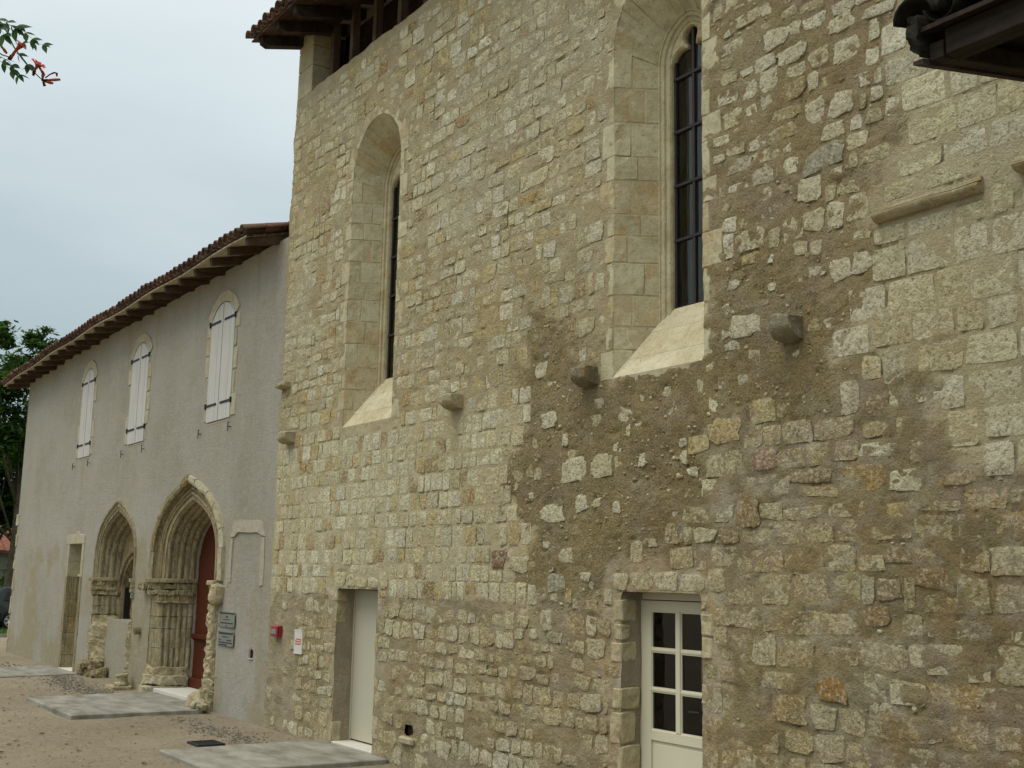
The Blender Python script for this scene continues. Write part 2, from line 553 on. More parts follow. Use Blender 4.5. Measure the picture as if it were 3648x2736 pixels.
class MB:
    """collects shapes for one mesh"""
    def __init__(s):
        s.v = []; s.f = []

    def add(s, V, F):
        b = len(s.v)
        s.v += [tuple(p) for p in V]
        s.f += [tuple(i + b for i in f) for f in F]
        return s

    def box(s, x0, x1, y0, y1, z0, z1, T=None):
        V = [Vector((x, y, z)) for z in (z0, z1) for y in (y0, y1) for x in (x0, x1)]
        if T is not None:
            V = [T @ p for p in V]
        return s.add(V, [(0, 2, 3, 1), (4, 5, 7, 6), (0, 1, 5, 4), (2, 6, 7, 3), (0, 4, 6, 2), (1, 3, 7, 5)])

    def hexa(s, a, b):
        """a, b: matching polygons (loops) joined into a closed solid"""
        n = len(a)
        F = [tuple(range(n))[::-1], tuple(range(n, 2 * n))]
        F += [(i, (i + 1) % n, n + (i + 1) % n, n + i) for i in range(n)]
        return s.add(list(a) + list(b), F)

    def prism_xz(s, poly, y0, y1):
        return s.hexa([(x, y0, z) for x, z in poly], [(x, y1, z) for x, z in poly])

    def prism_xy(s, poly, z0, z1):
        return s.hexa([(x, y, z0) for x, y in poly], [(x, y, z1) for x, y in poly])

    def tube(s, pts, r, n=6, cap=True):
        pts = [Vector(p) for p in pts]
        rs = r if isinstance(r, (list, tuple)) else [r] * len(pts)
        V = []
        for i, p in enumerate(pts):
            d = (pts[min(i + 1, len(pts) - 1)] - pts[max(i - 1, 0)]).normalized()
            u = d.orthogonal().normalized() if i == 0 else (pu - d * pu.dot(d)).normalized()
            pu = u
            w = d.cross(u)
            V += [p + (u * math.cos(2 * math.pi * k / n) + w * math.sin(2 * math.pi * k / n)) * rs[i] for k in range(n)]
        F = [(i * n + k, i * n + (k + 1) % n, (i + 1) * n + (k + 1) % n, (i + 1) * n + k) for i in range(len(pts) - 1) for k in range(n)]
        if cap:
            F += [tuple(range(n))[::-1], tuple((len(pts) - 1) * n + k for k in range(n))]
        return s.add(V, F)

    def grid(s, rows, close=False):
        n = len(rows[0])
        V = [p for r in rows for p in r]
        F = [(i * n + j, i * n + (j + 1) % n, (i + 1) * n + (j + 1) % n, (i + 1) * n + j) for i in range(len(rows) - 1) for j in range(n if close else n - 1)]
        return s.add(V, F)

    def build(s, name, mat, parent=None, smooth=False, bevel=0.0, seg=1, loc=None, fix=True):
        me = fast_mesh(name, s.v, s.f, smooth)
        if fix or bevel:
            bm = bmesh.new(); bm.from_mesh(me)
            bmesh.ops.recalc_face_normals(bm, faces=bm.faces)
            if bevel:
                bmesh.ops.bevel(bm, geom=bm.edges[:] , offset=bevel, segments=seg, affect='EDGES', profile=0.6)
            bm.to_mesh(me); bm.free()
        return mk(name, me, mat, parent, loc)


def roughen(o, amp, sc, cuts=0, seed=0, ax=(1, 1, 1)):
    """subdivide a mesh and push its points about, for eroded stone"""
    bm = bmesh.new(); bm.from_mesh(o.data)
    if cuts:
        bmesh.ops.subdivide_edges(bm, edges=bm.edges[:], cuts=cuts, use_grid_fill=True)
    co = np.array([v.co for v in bm.verts])
    for k in range(3):
        d = fbm(co[:, 0] * sc + 3.1 * k + co[:, 1] * sc * 0.7, co[:, 2] * sc + co[:, 1] * sc * 0.6 - 5.3 * k, 4, seed + 31 * k) * amp * ax[k]
        co[:, k] += d
    for v, c in zip(bm.verts, co):
        v.co = c
    bmesh.ops.recalc_face_normals(bm, faces=bm.faces)
    bm.to_mesh(o.data); bm.free()
    return o


def arch(hw, rise, zs, off=0.0, n=14, cx=0.0):
    """two-centred pointed arch from left springing over the apex to right springing"""
    R = (hw * hw + rise * rise) / (2 * hw)
    c = R - hw
    t1 = math.acos(max(-1, min(1, c / (R + off))))
    L = [(c - (R + off) * math.cos(t1 * i / n), zs + (R + off) * math.sin(t1 * i / n)) for i in range(n + 1)]
    P = L + [(-x, z) for x, z in L[-2::-1]]
    return [(x + cx, z) for x, z in P]


def arch_poly(hw, rise, zs, zb, cx, off=0.0, n=14):
    a = arch(hw, rise, zs, off, n, cx)
    return [(cx - hw - off, zb)] + a + [(cx + hw + off, zb)]


def seg_arch(hw, rise, zs, n=8, cx=0.0, off=0.0):
    """shallow segmental head"""
    R = (hw * hw + rise * rise) / (2 * rise)
    t = math.asin(min(1, hw / R))
    return [(cx + (R + off) * math.sin(-t + 2 * t * i / n), zs + rise - R + (R + off) * math.cos(-t + 2 * t * i / n)) for i in range(n + 1)]


def arch_p(hw, rise, zs, p, n, cx):
    """blunt pointed arch: sides rise almost upright and meet in a shallow point"""
    L = []
    for i in range(n + 1):
        s = 1 - (1 - i / n) ** 1.7
        L.append((-hw * (1 - s ** p), zs + rise * s))
    return [(cx + x, z) for x, z in L + [(-x, z) for x, z in L[-2::-1]]]


def sweep_arch(prof, hw, rise, zs, cx, n=14, zb=None, risef=None):
    """sweep a profile of (offset, y) over the arch, down to zb if given"""
    rows = []
    for off, y in prof:
        a = arch(hw, rise, zs, off, n, cx) if risef is None else arch_p(hw + off, risef(off)[0], zs, risef(off)[1], n, cx)
        if zb is not None:
            a = [(a[0][0], zb)] + a + [(a[-1][0], zb)]
        rows.append([(x, y, z) for x, z in a])
    return rows


def grid_wall(name, xs, zs, holes, disp, mat, parent, tint=None, floats=(), smooth=True, edge=None):
    X, Z = np.meshgrid(xs, zs)
    sh = X.shape
    x = X.ravel().copy(); z = Z.ravel().copy()
    x0, z0 = x.copy(), z.copy()
    nx = sh[1]
    kill = np.zeros((sh[0] - 1, sh[1] - 1), bool)
    for h in holes:
        ins = in_poly(x0, z0, h)
        g = ins.reshape(sh)
        kill |= g[:-1, :-1] & g[1:, :-1] & g[:-1, 1:] & g[1:, 1:]
        bx, bz = near_on_poly(x0[ins], z0[ins], h)
        x[ins] = bx; z[ins] = bz
    idx = np.arange(sh[0] * sh[1]).reshape(sh)
    F = np.stack([idx[:-1, :-1], idx[:-1, 1:], idx[1:, 1:], idx[1:, :-1]], -1)[~kill]
    used = np.zeros(len(x), bool); used[F.ravel()] = True
    remap = np.cumsum(used) - 1
    F = remap[F]
    x = x[used]; z = z[used]
    if edge is not None:
        x, z = edge(x, z)
    y = disp(x, z)
    me = fast_mesh(name, np.stack([x, y, z], 1), F, smooth)
    if tint is not None:
        add_tint(me, tint(x, z))
    for nm, fn in floats:
        add_float(me, nm, fn(x, z))
    return mk(name, me, mat, parent)


# ------------------------------------------------------------------ the setting: ground
gx = np.concatenate([np.linspace(-400, -60, 18), np.linspace(-58, -36, 23), np.linspace(-35, 6, 165), np.linspace(8, 120, 15)])
gy = np.concatenate([np.linspace(-200, -16, 14), np.linspace(-15, -7, 17), np.linspace(-6.9, 3, 70), np.linspace(4, 300, 20)])
GX, GY = np.meshgrid(gx, gy)


def ground_z(x, y):
    near = np.exp(-((np.asarray(y) + 3) / 9.0) ** 2) * np.exp(-((np.asarray(x) + 16) / 22.0) ** 2)
    return (fbm(np.asarray(x) * 0.9, np.asarray(y) * 0.9, 4, 5) * 0.022) * near - 0.012


gz = ground_z(GX, GY)
gi = np.arange(GX.size).reshape(GX.shape)
GF = np.stack([gi[:-1, :-1], gi[:-1, 1:], gi[1:, 1:], gi[1:, :-1]], -1).reshape(-1, 4)
ground = mk('ground', fast_mesh('ground', np.stack([GX.ravel(), GY.ravel(), gz.ravel()], 1), GF, True), 'ground')
ground['kind'] = 'structure'

# ------------------------------------------------------------------ the church
church = thing('church', 'tall rubble-stone church wall with two lancet windows and a tiled eave', 'church', (-8, 0, 0))
CX0, CX1, CZ1 = -16.2, -1.5, 9.5

W_SPEC = [dict(cx=-13.39, hw=0.68, rise=0.73, zs=7.62, zi=7.50, zb=4.12), dict(cx=-7.76, hw=0.615, rise=0.67, zs=7.38, zi=7.21, zb=4.05)]
D_SPEC = [dict(x0=-14.0, x1=-12.9, z1=1.99), dict(x0=-8.24, x1=-7.20, z1=2.06)]
holes_c = []
for w in W_SPEC:
    holes_c.append(arch_poly(w['hw'], w['rise'], w['zs'], w['zb'], w['cx']))
for d in D_SPEC:
    holes_c.append([(d['x0'], -0.3), (d['x0'], d['z1']), (d['x1'], d['z1']), (d['x1'], -0.3)])
VENT = (-12.13, -11.92, 0.35, 0.47)
holes_c.append([(VENT[0], VENT[2]), (VENT[0], VENT[3]), (VENT[1], VENT[3]), (VENT[1], VENT[2])])

P_BROWN = [(-9.79, 5.02), (-9.82, 4.32), (-9.76, 3.82), (-9.88, 3.64), (-10.21, 3.37), (-10.16, 3.12), (-9.64, 2.62), (-9.56, 2.39), (-10.18, 2.39), (-10.04, 2.16), (-9.24, 1.99), (-8.59, 1.96), (-8.46, 2.3), (-7.87, 2.42), (-7.39, 2.69), (-7.33, 2.93), (-7.22, 3.32), (-7.05, 3.58), (-6.62, 3.58), (-5.95, 3.36), (-5.76, 3.55), (-5.61, 4.1), (-5.78, 4.42), (-6.19, 4.73), (-6.92, 4.89), (-7.09, 4.35), (-7.1, 3.99), (-8.33, 4.08), (-8.9, 4.2), (-9.06, 4.69)]
P_UPPER = [(-7.05, 9.6), (-7.08, 4.93), (-6.19, 4.73), (-5.78, 4.42), (-5.57, 4.09), (-5.43, 4.28), (-5.34, 4.58), (-5.36, 4.95), (-5.26, 5.35), (-5.01, 5.53), (-5.24, 6.01), (-5.09, 6.51), (-5.09, 9.6)]
P_RIGHT = [(-5.09, 9.6), (-5.09, 6.51), (-5.24, 6.01), (-5.01, 5.53), (-5.26, 5.35), (-5.36, 4.95), (-5.34, 4.58), (-5.43, 4.28), (-5.65, 4.11), (-5.62, 3.82), (-4.83, 3.57), (-4.82, 3.02), (-4.24, 2.92), (-1.0, 2.9), (-1.0, 9.6)]
P_LOWR = [(-5.62, 3.86), (-4.83, 3.57), (-4.82, 3.02), (-4.24, 2.92), (-1.0, 2.9), (-1.0, -0.5), (-8.3, -0.5), (-8.3, 2.1), (-8.52, 2.17), (-7.87, 2.42), (-7.22, 3.32), (-6.62, 3.58), (-5.95, 3.36)]
REG = 'SMBURLFP'
MORT = dict(S=((0.52, 0.465, 0.30), 0.20), M=((0.49, 0.43, 0.275), 0.35), B=((0.47, 0.38, 0.195), 1.0), U=((0.46, 0.375, 0.21), 0.70), R=((0.52, 0.465, 0.305), 0.25), L=((0.395, 0.335, 0.19), 0.55), F=((0.425, 0.365, 0.225), 0.50), P=((0.42, 0.37, 0.255), 0.35))  # L, F, P: own brown plus painted-in light falloff low in the view


def region(x, z):
    x = np.asarray(x, float); z = np.asarray(z, float)
    r = np.full(x.shape, 1)                                     # M
    r[(x < -9.6) & (z >= 1.95) & (z < 4.15)] = 0                # S
    r[(z < 1.95) & (x < -8.2)] = 6                              # F
    r[in_poly(x, z, P_LOWR)] = 5
    r[in_poly(x, z, P_UPPER)] = 3
    r[in_poly(x, z, P_RIGHT)] = 4
    r[in_poly(x, z, P_BROWN)] = 2
    r[(x < -15.15 + 0.25 * vnoise(z * 3, x * 0, 3)) & (z < 1.75)] = 7
    return r


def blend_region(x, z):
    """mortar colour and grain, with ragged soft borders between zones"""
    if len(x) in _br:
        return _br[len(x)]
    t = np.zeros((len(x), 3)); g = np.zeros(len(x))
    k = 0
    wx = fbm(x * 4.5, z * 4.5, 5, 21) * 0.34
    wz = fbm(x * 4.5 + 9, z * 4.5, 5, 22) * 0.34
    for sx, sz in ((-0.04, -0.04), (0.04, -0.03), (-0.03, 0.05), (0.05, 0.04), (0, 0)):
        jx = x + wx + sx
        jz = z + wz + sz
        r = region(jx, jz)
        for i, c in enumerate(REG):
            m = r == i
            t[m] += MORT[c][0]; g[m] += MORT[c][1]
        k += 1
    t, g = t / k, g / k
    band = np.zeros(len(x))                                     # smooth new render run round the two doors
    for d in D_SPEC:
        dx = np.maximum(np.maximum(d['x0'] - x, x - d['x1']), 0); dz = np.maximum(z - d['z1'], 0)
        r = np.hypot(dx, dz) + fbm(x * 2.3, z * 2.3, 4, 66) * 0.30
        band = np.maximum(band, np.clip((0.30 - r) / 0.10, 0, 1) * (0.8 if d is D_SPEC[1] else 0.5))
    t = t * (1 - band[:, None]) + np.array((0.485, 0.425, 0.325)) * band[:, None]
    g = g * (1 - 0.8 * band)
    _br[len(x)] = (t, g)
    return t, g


def stain(x, z):
    """ochre and brown staining low on the right of the wall"""
    s = np.clip((fbm(np.asarray(x) * 1.3, np.asarray(z) * 1.6, 5, 77) - 0.02) * 3.0, 0, 1)
    low = np.clip((3.3 - np.asarray(z)) / 1.2, 0, 1) * np.clip((np.asarray(x) + 11.5) / 4.0, 0, 1)
    return s * low


_bt = {}
_br = {}


def blotch(x, z, t, k=1.0):
    """weather stains that run over stone and mortar alike"""
    r = region(x, z)
    w = np.array([0.10, 0.22, 0.45, 0.40, 0.10, 0.85, 0.5, 0.4])[r][:, None] * k
    lf = np.array([0.25, 0.45, 0.1, 0.25, 0.2, 0.3, 0.3, 0.1])[r][:, None] * k
    for s, sc, col in ((111, 0.75, (0.54, 0.43, 0.205)), (112, 0.9, (0.60, 0.575, 0.43)), (113, 1.6, (0.44, 0.365, 0.20))):
        m = np.clip((fbm(x * sc, z * sc, 5, s) - 0.04) * 3.0, 0, 1)[:, None] * lf
        t = t * (1 - m) + np.array(col) * m
    for s, sc, col, a in ((101, 2.6, (0.285, 0.235, 0.13), 0.75), (102, 4.5, (0.43, 0.31, 0.145), 0.60), (103, 5.5, (0.56, 0.51, 0.39), 0.60), (104, 9.0, (0.25, 0.205, 0.115), 0.55), (105, 3.4, (0.44, 0.36, 0.265), 0.6)):
        m = np.clip((fbm(x * sc, z * sc * 1.25, 5, s) - 0.10) * 4.0, 0, 1)[:, None] * a * w
        t = t * (1 - m) + np.array(col) * m
    return t


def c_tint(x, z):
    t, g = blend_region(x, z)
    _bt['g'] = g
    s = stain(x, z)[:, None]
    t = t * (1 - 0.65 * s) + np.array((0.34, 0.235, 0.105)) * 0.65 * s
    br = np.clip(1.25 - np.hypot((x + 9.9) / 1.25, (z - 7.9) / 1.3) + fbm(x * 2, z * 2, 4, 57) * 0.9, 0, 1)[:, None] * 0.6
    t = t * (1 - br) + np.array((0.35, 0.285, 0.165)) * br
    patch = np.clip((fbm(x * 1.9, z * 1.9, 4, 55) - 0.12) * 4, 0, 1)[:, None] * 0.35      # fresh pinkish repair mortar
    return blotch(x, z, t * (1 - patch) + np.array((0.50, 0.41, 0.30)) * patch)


def c_disp(x, z):
    t, g = blend_region(x, z)
    r = region(x, z)
    am = np.array([0.22, 0.36, 0.8, 0.7, 0.22, 0.7, 0.8, 0.9])[r]
    d = (fbm(x * 2.1, z * 2.1, 4, 1) * 0.006 + fbm(x * 8, z * 8, 4, 2) * 0.010) * am
    d += g * fbm(x * 17, z * 17, 3, 4) * 0.012
    rec = np.clip(fbm(x * 2.7, z * 3.3, 4, 8) * 3 - 0.45, 0, 1) * 0.010                     # joints raked back here and there
    rec += np.clip(fbm(x * 11, z * 15, 3, 12) * 4 - 1.2, 0, 1) * 0.014                       # little holes
    fade = np.clip((z - 0.05) / 0.3, 0, 1)
    sm = np.array([0.15, 0.38, 0.3, 0.45, 0.15, 0.45, 0.55, 0.6])[r]
    d += np.clip(fbm(x * 3.3, z * 4.2, 4, 131) - 0.12, 0, 0.3) * 0.035 * sm + 0.0015            # mortar smeared out over the stones
    ii = np.clip(((x + 16.6) / RES).astype(int), 0, crack.shape[0] - 1); jj = np.clip(((z + 0.5) / RES).astype(int), 0, crack.shape[1] - 1)
    return -d + rec * fade + crack[ii, jj] * 0.020 * fade


def top_edge(x, z):
    m = z > CZ1 - 0.001
    z = z.copy()
    z[m] += fbm(x[m] * 1.4, x[m] * 0, 3, 91) * 0.07
    l = x < CX0 + 0.001
    x = x.copy()
    x[l] += fbm(z[l] * 2.5, z[l] * 0, 3, 92) * 0.07
    return x, z


xs = [CX0]
while xs[-1] < CX1:
    xs.append(xs[-1] + 0.020 + 0.020 * min(1, max(0, (-4 - xs[-1]) / 12)))
zs_ = np.concatenate([[-0.3], np.arange(-0.05, CZ1, 0.0235), [CZ1]])

# --- rubble stones
RES = 0.02
occ = np.zeros((int((CX1 + 17) / RES) + 2, int(11 / RES)), bool)
crack = np.zeros(occ.shape)


def cell(x, z):
    return int((x + 16.6) / RES), int((z + 0.5) / RES)


def mark_rect(x0, x1, z0, z1):
    a, b = cell(x0, z0); c, d = cell(x1, z1)
    occ[max(0, a):max(0, c) + 1, max(0, b):max(0, d) + 1] = True


def mark_poly(poly):
    a = np.array(poly)
    x0, z0 = a.min(0); x1, z1 = a.max(0)
    i0, j0 = cell(x0, z0); i1, j1 = cell(x1, z1)
    ii, jj = np.meshgrid(np.arange(max(0, i0), i1 + 1), np.arange(max(0, j0), j1 + 1), indexing='ij')
    m = in_poly(ii * RES - 16.6 + RES / 2, jj * RES - 0.5 + RES / 2, poly)
    occ[ii[m], jj[m]] = True


CREAM = [(0.655, 0.61, 0.415), (0.63, 0.58, 0.375), (0.69, 0.65, 0.465), (0.58, 0.53, 0.33)]
GREY = [(0.63, 0.605, 0.455), (0.68, 0.655, 0.51), (0.53, 0.50, 0.36)]
YEL = [(0.56, 0.465, 0.22), (0.52, 0.415, 0.185)]
OCH = [(0.43, 0.295, 0.115), (0.38, 0.25, 0.09), (0.34, 0.25, 0.12)]
WHITE = [(0.72, 0.69, 0.52), (0.75, 0.725, 0.57)]
MUTE = [(0.44, 0.375, 0.205), (0.49, 0.43, 0.25), (0.41, 0.34, 0.18), (0.53, 0.475, 0.295)]


def pick(reg):
    u = rng.random()
    if reg in 'SR':
        base = CREAM if u < 0.50 else GREY if u < 0.68 else WHITE if u < 0.80 else YEL if u < 0.94 else OCH
        if reg == 'R':
            base = CREAM if u < 0.52 else GREY if u < 0.78 else WHITE
    elif reg == 'M':
        base = CREAM if u < 0.38 else GREY if u < 0.56 else YEL if u < 0.70 else WHITE if u < 0.86 else MUTE if u < 0.95 else OCH
    elif reg in 'BU':
        base = WHITE if u < 0.30 else CREAM if u < 0.68 else GREY if u < 0.82 else MUTE
    elif reg == 'L':
        base = MUTE if u < 0.52 else CREAM if u < 0.70 else YEL if u < 0.82 else GREY if u < 0.89 else OCH
    elif reg == 'F':
        base = MUTE if u < 0.36 else CREAM if u < 0.74 else GREY if u < 0.92 else WHITE
    else:
        base = MUTE if u < 0.5 else CREAM
    c = rng.choice(base)
    k = rng.uniform(0.84, 1.08)
    return tuple(v * k for v in c)


def stone_geo(w, h, irr, p, prot, n=20):
    cor = [(rng.uniform(-irr, irr) * w * 0.6, rng.uniform(-irr, irr) * h * 0.6) for _ in range(4)]
    hs = [(k, rng.uniform(0, 6.28), irr * a) for k, a in ((3, 0.40), (5, 0.32), (8, 0.26), (13, 0.16))]
    ro = rng.uniform(-1, 1) * irr * 0.5
    cr, sr = math.cos(ro), math.sin(ro)
    out = []
    for i in range(n):
        t = 2 * math.pi * (i + 0.5) / n
        c, s = math.cos(t), math.sin(t)
        u = math.copysign(abs(c) ** (2.0 / p), c); v = math.copysign(abs(s) ** (2.0 / p), s)
        a, b = (u + 1) / 2, (v + 1) / 2
        wx = cor[0][0] * (1 - a) * (1 - b) + cor[1][0] * a * (1 - b) + cor[2][0] * a * b + cor[3][0] * (1 - a) * b
        wz = cor[0][1] * (1 - a) * (1 - b) + cor[1][1] * a * (1 - b) + cor[2][1] * a * b + cor[3][1] * (1 - a) * b
        j = 1 + sum(q * math.sin(k * t + f) for k, f, q in hs)
        x, z = (u * w / 2 + wx) * j, (v * h / 2 + wz) * j
        out.append((x * cr - z * sr, x * sr + z * cr))
    tilt = (rng.uniform(-1, 1) * 0.012, rng.uniform(-1, 1) * 0.02)
    V = []
    for sc, y, rg in ((1.0, 0.035, 0), (1.0, -prot * 0.8, 0.0), (1.0, -prot * 0.8, 0.0), (0.94, -prot, 0.0015), (0.5, -prot, 0.003)):
        for x, z in out:
            V.append((x * sc, y + rng.uniform(-rg, rg) + (x * tilt[0] + z * tilt[1] if y < 0.03 else 0), z * sc))
    V.append((0, -prot - rng.uniform(-0.002, 0.003), 0))
    F = [(r * n + i, r * n + (i + 1) % n, (r + 1) * n + (i + 1) % n, (r + 1) * n + i) for r in (0, 2, 3) for i in range(n)]
    F += [(4 * n + i, 4 * n + (i + 1) % n, 5 * n) for i in range(n)]
    return np.array(V), F


stones = []      # (cx, cz, V, F, tint, screen area)


def screen_area(x, z, w, h):
    d = RM.transposed() @ Vector((x - CAM[0], 0 - CAM[1], z - CAM[2]))
    if d.z >= -0.5:
        return 0
    u, v = 0.5 + 40.73 / 36 * d.x / -d.z, 0.5 + 40.73 / 36 * d.y / -d.z * 4 / 3
    if not (-0.02 < u < 1.02 and -0.02 < v < 1.02):
        return 0
    ray = Vector((x - CAM[0], -CAM[1], z - CAM[2])).normalized()
    return w * h * abs(ray.y) / (d.z * d.z)


def put_stone(x, z, w, h, irr, p, prot, tint, own=False):
    V, F = stone_geo(w, h, irr, p, prot)
    s = 0.0 if own else float(stain(np.array([x]), np.array([z]))[0]) * 0.65
    tint = tuple(a * (1 - s) + b * s for a, b in zip(tint, (0.37, 0.26, 0.115)))
    stones.append((x, z, V, F, tint, screen_area(x, z, w, h), own))
    if rng.random() < 0.28:                       # an open joint along the top or foot of the stone
        zz = z + h / 2 + 0.012 if rng.random() < 0.6 else z - h / 2 - 0.012
        a, b = cell(x - w / 2 * rng.uniform(0.2, 1.0), zz); c, _ = cell(x + w / 2 * rng.uniform(0.2, 1.0), zz)
        for q in range(max(0, a), min(c + 1, crack.shape[0])):
            if 0 <= b < crack.shape[1] and rng.random() < 0.85:
                crack[q, b] = rng.uniform(0.4, 1.0)
    if rng.random() < 0.22:
        xx = x - w / 2 - 0.012
        a, b = cell(xx, z - h / 2 * rng.uniform(0.2, 1)); _, c = cell(xx, z + h / 2 * rng.uniform(0.2, 1))
        if 0 <= a < crack.shape[0]:
            crack[a, max(0, b):c + 1] = rng.uniform(0.3, 0.9)
    mark_rect(x - w / 2 - 0.008, x + w / 2 + 0.008, z - h / 2 - 0.008, z + h / 2 + 0.008)


for h in holes_c[:2]:
    a = np.array(h); c = a.mean(0)
    mark_poly([(c[0] + (x - c[0]) * 1.04, c[1] + (z - c[1]) * 1.02) for x, z in h])
for h in holes_c[2:]:
    a = np.array(h)
    mark_rect(a[:, 0].min() - 0.02, a[:, 0].max() + 0.02, a[:, 1].min(), a[:, 1].max() + 0.02)

RGX, RGZ = np.meshgrid(np.arange(-16.6, CX1 + 0.4, 0.04), np.arange(-0.5, 10.6, 0.04), indexing='ij')
RGM = region(RGX.ravel(), RGZ.ravel()).reshape(RGX.shape)


def reg_at(x, z):
    return int(RGM[min(max(int((x + 16.6) / 0.04), 0), RGM.shape[0] - 1), min(max(int((z + 0.5) / 0.04), 0), RGM.shape[1] - 1)])

# --- lancet windows
def lerp(a, b, t):
    return a + (b - a) * t


def lancet(w, wi):
    cx, hw, rise, zs, zb, zi = w['cx'], w['hw'], w['rise'], w['zs'], w['zb'], w['zi']
    ihw, irise, yi = (0.48, 0.52, 0.385) if wi == 0 else (0.375, 0.43, 0.385)        # opening at the back of the splay
    # jambs: course by course, front stone turning the corner and a deeper reveal stone
    z = zb - 0.02
    k = wi
    while z < zs - 0.02:
        h = rng.uniform(0.22, 0.36)
        if zs - (z + h) < 0.15:
            h = zs - z
        for sd in (-1, 1):
            wd = rng.uniform(0.16, 0.27) if (k + (sd > 0)) % 2 else rng.uniform(0.06, 0.11)
            ym = rng.uniform(0.11, 0.17) if (k + (sd > 0)) % 2 else rng.uniform(0.20, 0.27)
            t = ym / yi
            X = lambda d: cx + sd * d
            g = 0.005
            xm = lerp(hw, ihw, t)
            pr = rng.uniform(-0.001, 0.003)
            a = [(X(hw + wd), -pr), (X(hw), -pr - 0.002), (X(xm + g * 0.5), ym - g), (X(xm + 0.12), ym - g + 0.02), (X(hw + wd), 0.13)]
            roughen(MB().prism_xy(a, z + g, z + h - g).build('jamb_stone', 'ashlar', church, bevel=0.006), 0.016, 6, 2, k * 7 + wi)
            r = rng.uniform(-0.003, 0.004)
            b = [(X(xm + r - g * 0.5), ym + g), (X(ihw + r), yi), (X(ihw + 0.14), yi), (X(xm + 0.13), ym + g)]
            MB().prism_xy(b, z + g, z + h - g).build('reveal_stone', 'ashlar', church, bevel=0.005)
            mark_rect(min(X(hw), X(hw + wd)) - 0.01, max(X(hw), X(hw + wd)) + 0.01, z, z + h)
        z += h
        k += 1
    # mortar bed behind the jamb joints
    mb = MB()
    for sd in (-1, 1):
        X = lambda d: cx + sd * d
        mb.prism_xy([(X(hw + 0.003), 0.002), (X(ihw + 0.003), yi + 0.005), (X(ihw + 0.2), yi + 0.02), (X(hw + 0.2), 0.05)], zb - 0.05, zs + 0.02)
    o = mb.build('jamb_mortar', 'mortar', church)
    add_tint(o.data, np.tile((0.47, 0.405, 0.26), (len(o.data.vertices), 1)))
    # voussoirs of the splayed arch
    n = 15
    fo = arch(hw, rise, zs, 0, n, cx)
    bo = arch(ihw, irise, zi, 0, n, cx)
    cuts = [0, 3, 6, 9, 12, 15, 18, 21, 24, 27, 30]
    cuts = [c if c in (0, 15, 30) else c + rng.choice((-1, 0, 0, 1)) for c in cuts]
    for i0, i1 in zip(cuts[:-1], cuts[1:]):
        th = rng.uniform(0.15, 0.23)
        eo = arch(hw, rise, zs, th, n, cx)
        pr = rng.uniform(0.0, 0.004)

        def sub(P, y, s=0.012):
            Q = [Vector((P[i][0], y, P[i][1])) for i in range(i0, i1 + 1)]
            Q[0] = Q[0].lerp(Q[1], 0.03); Q[-1] = Q[-1].lerp(Q[-2], 0.03)
            return Q
        fi, fe, bi = sub(fo, -pr), sub(eo, -pr), sub(bo, yi)
        be = [p + Vector((0, 0.12, 0)) for p in fe]
        bi2 = [Vector((p.x, yi, p.z + 0.15)) for p in bi]
        m = len(fi)
        rows = [fi, fe, be, bi2, bi]
        V = [p for r in rows for p in r]
        F = [(r * m + j, r * m + j + 1, ((r + 1) % 5) * m + j + 1, ((r + 1) % 5) * m + j) for r in range(5) for j in range(m - 1)]
        F += [tuple(r * m for r in range(5)), tuple(r * m + m - 1 for r in range(5))[::-1]]
        roughen(MB().add(V, F).build('voussoir', 'ashlar', church), 0.014, 6, 1, i0)
        mark_poly([(p.x, p.z) for p in fi] + [(p.x, p.z) for p in fe[::-1]])
    o = MB().grid([[(x, 0.004, z) for x, z in arch(hw, rise, zs, 0.004, n, cx)], [(x, yi, z) for x, z in arch(ihw, irise, zi, 0.004, n, cx)]]).build('arch_mortar', 'mortar', church)
    add_tint(o.data, np.tile((0.44, 0.38, 0.26), (len(o.data.vertices), 1)))
    # sloping sill of three stones
    g_hw, g_rise = (0.38, 0.43) if wi == 0 else (0.272, 0.34)
    yb, zt = 0.47, zb + 0.68
    for t0, t1 in ((0.0, 0.26), (0.267, 0.66), (0.667, 1.0)):
        P = []
        for t in (t0, t1):
            y, z, half = lerp(-0.006, yb, t), lerp(zb, zt, t), lerp(hw + 0.004, g_hw + 0.05, t)
            P.append([(cx - half, y, z), (cx + half, y, z), (cx + half + 0.03, y + 0.04, z - 0.2), (cx - half - 0.03, y + 0.04, z - 0.2)])
        MB().hexa(P[0], P[1]).build('sill_stone', 'sill', church)
    # stone window frame
    g_hw, g_rise = (0.38, 0.43) if wi == 0 else (0.272, 0.34)
    prof = [(0.13, 0.375), (0.098, 0.375), (0.094, 0.395), (0.080, 0.400), (0.066, 0.392), (0.055, 0.400), (0.050, 0.425), (0.034, 0.430), (0.022, 0.420), (0.008, 0.432), (0.0, 0.455), (0.0, 0.53)]
    win = MB().grid(sweep_arch(prof, g_hw, g_rise, zi, cx, 14, zb + 0.45)).build('window', 'ashlar', church, smooth=False)
    # trefoil head
    za = zi
    outer = arch(g_hw, g_rise, za, 0.004, 14, cx)
    L = []
    kx_, kz_ = g_hw / 0.272, g_rise / 0.36
    for i in range(8):          # side lobe rising from the jamb to the cusp
        t = math.pi * (1.0 - 0.62 * i / 7)
        L.append(((-0.115 + 0.155 * math.cos(t) * 0.98) * kx_, za + (-0.03 + 0.15 * math.sin(t)) * kz_))
    for i in range(7):          # top lobe, left half
        t = math.radians(232 - (232 - 90) * i / 6)
        L.append((0.098 * math.cos(t) * kx_, za + (0.225 + 0.098 * math.sin(t)) * kz_))
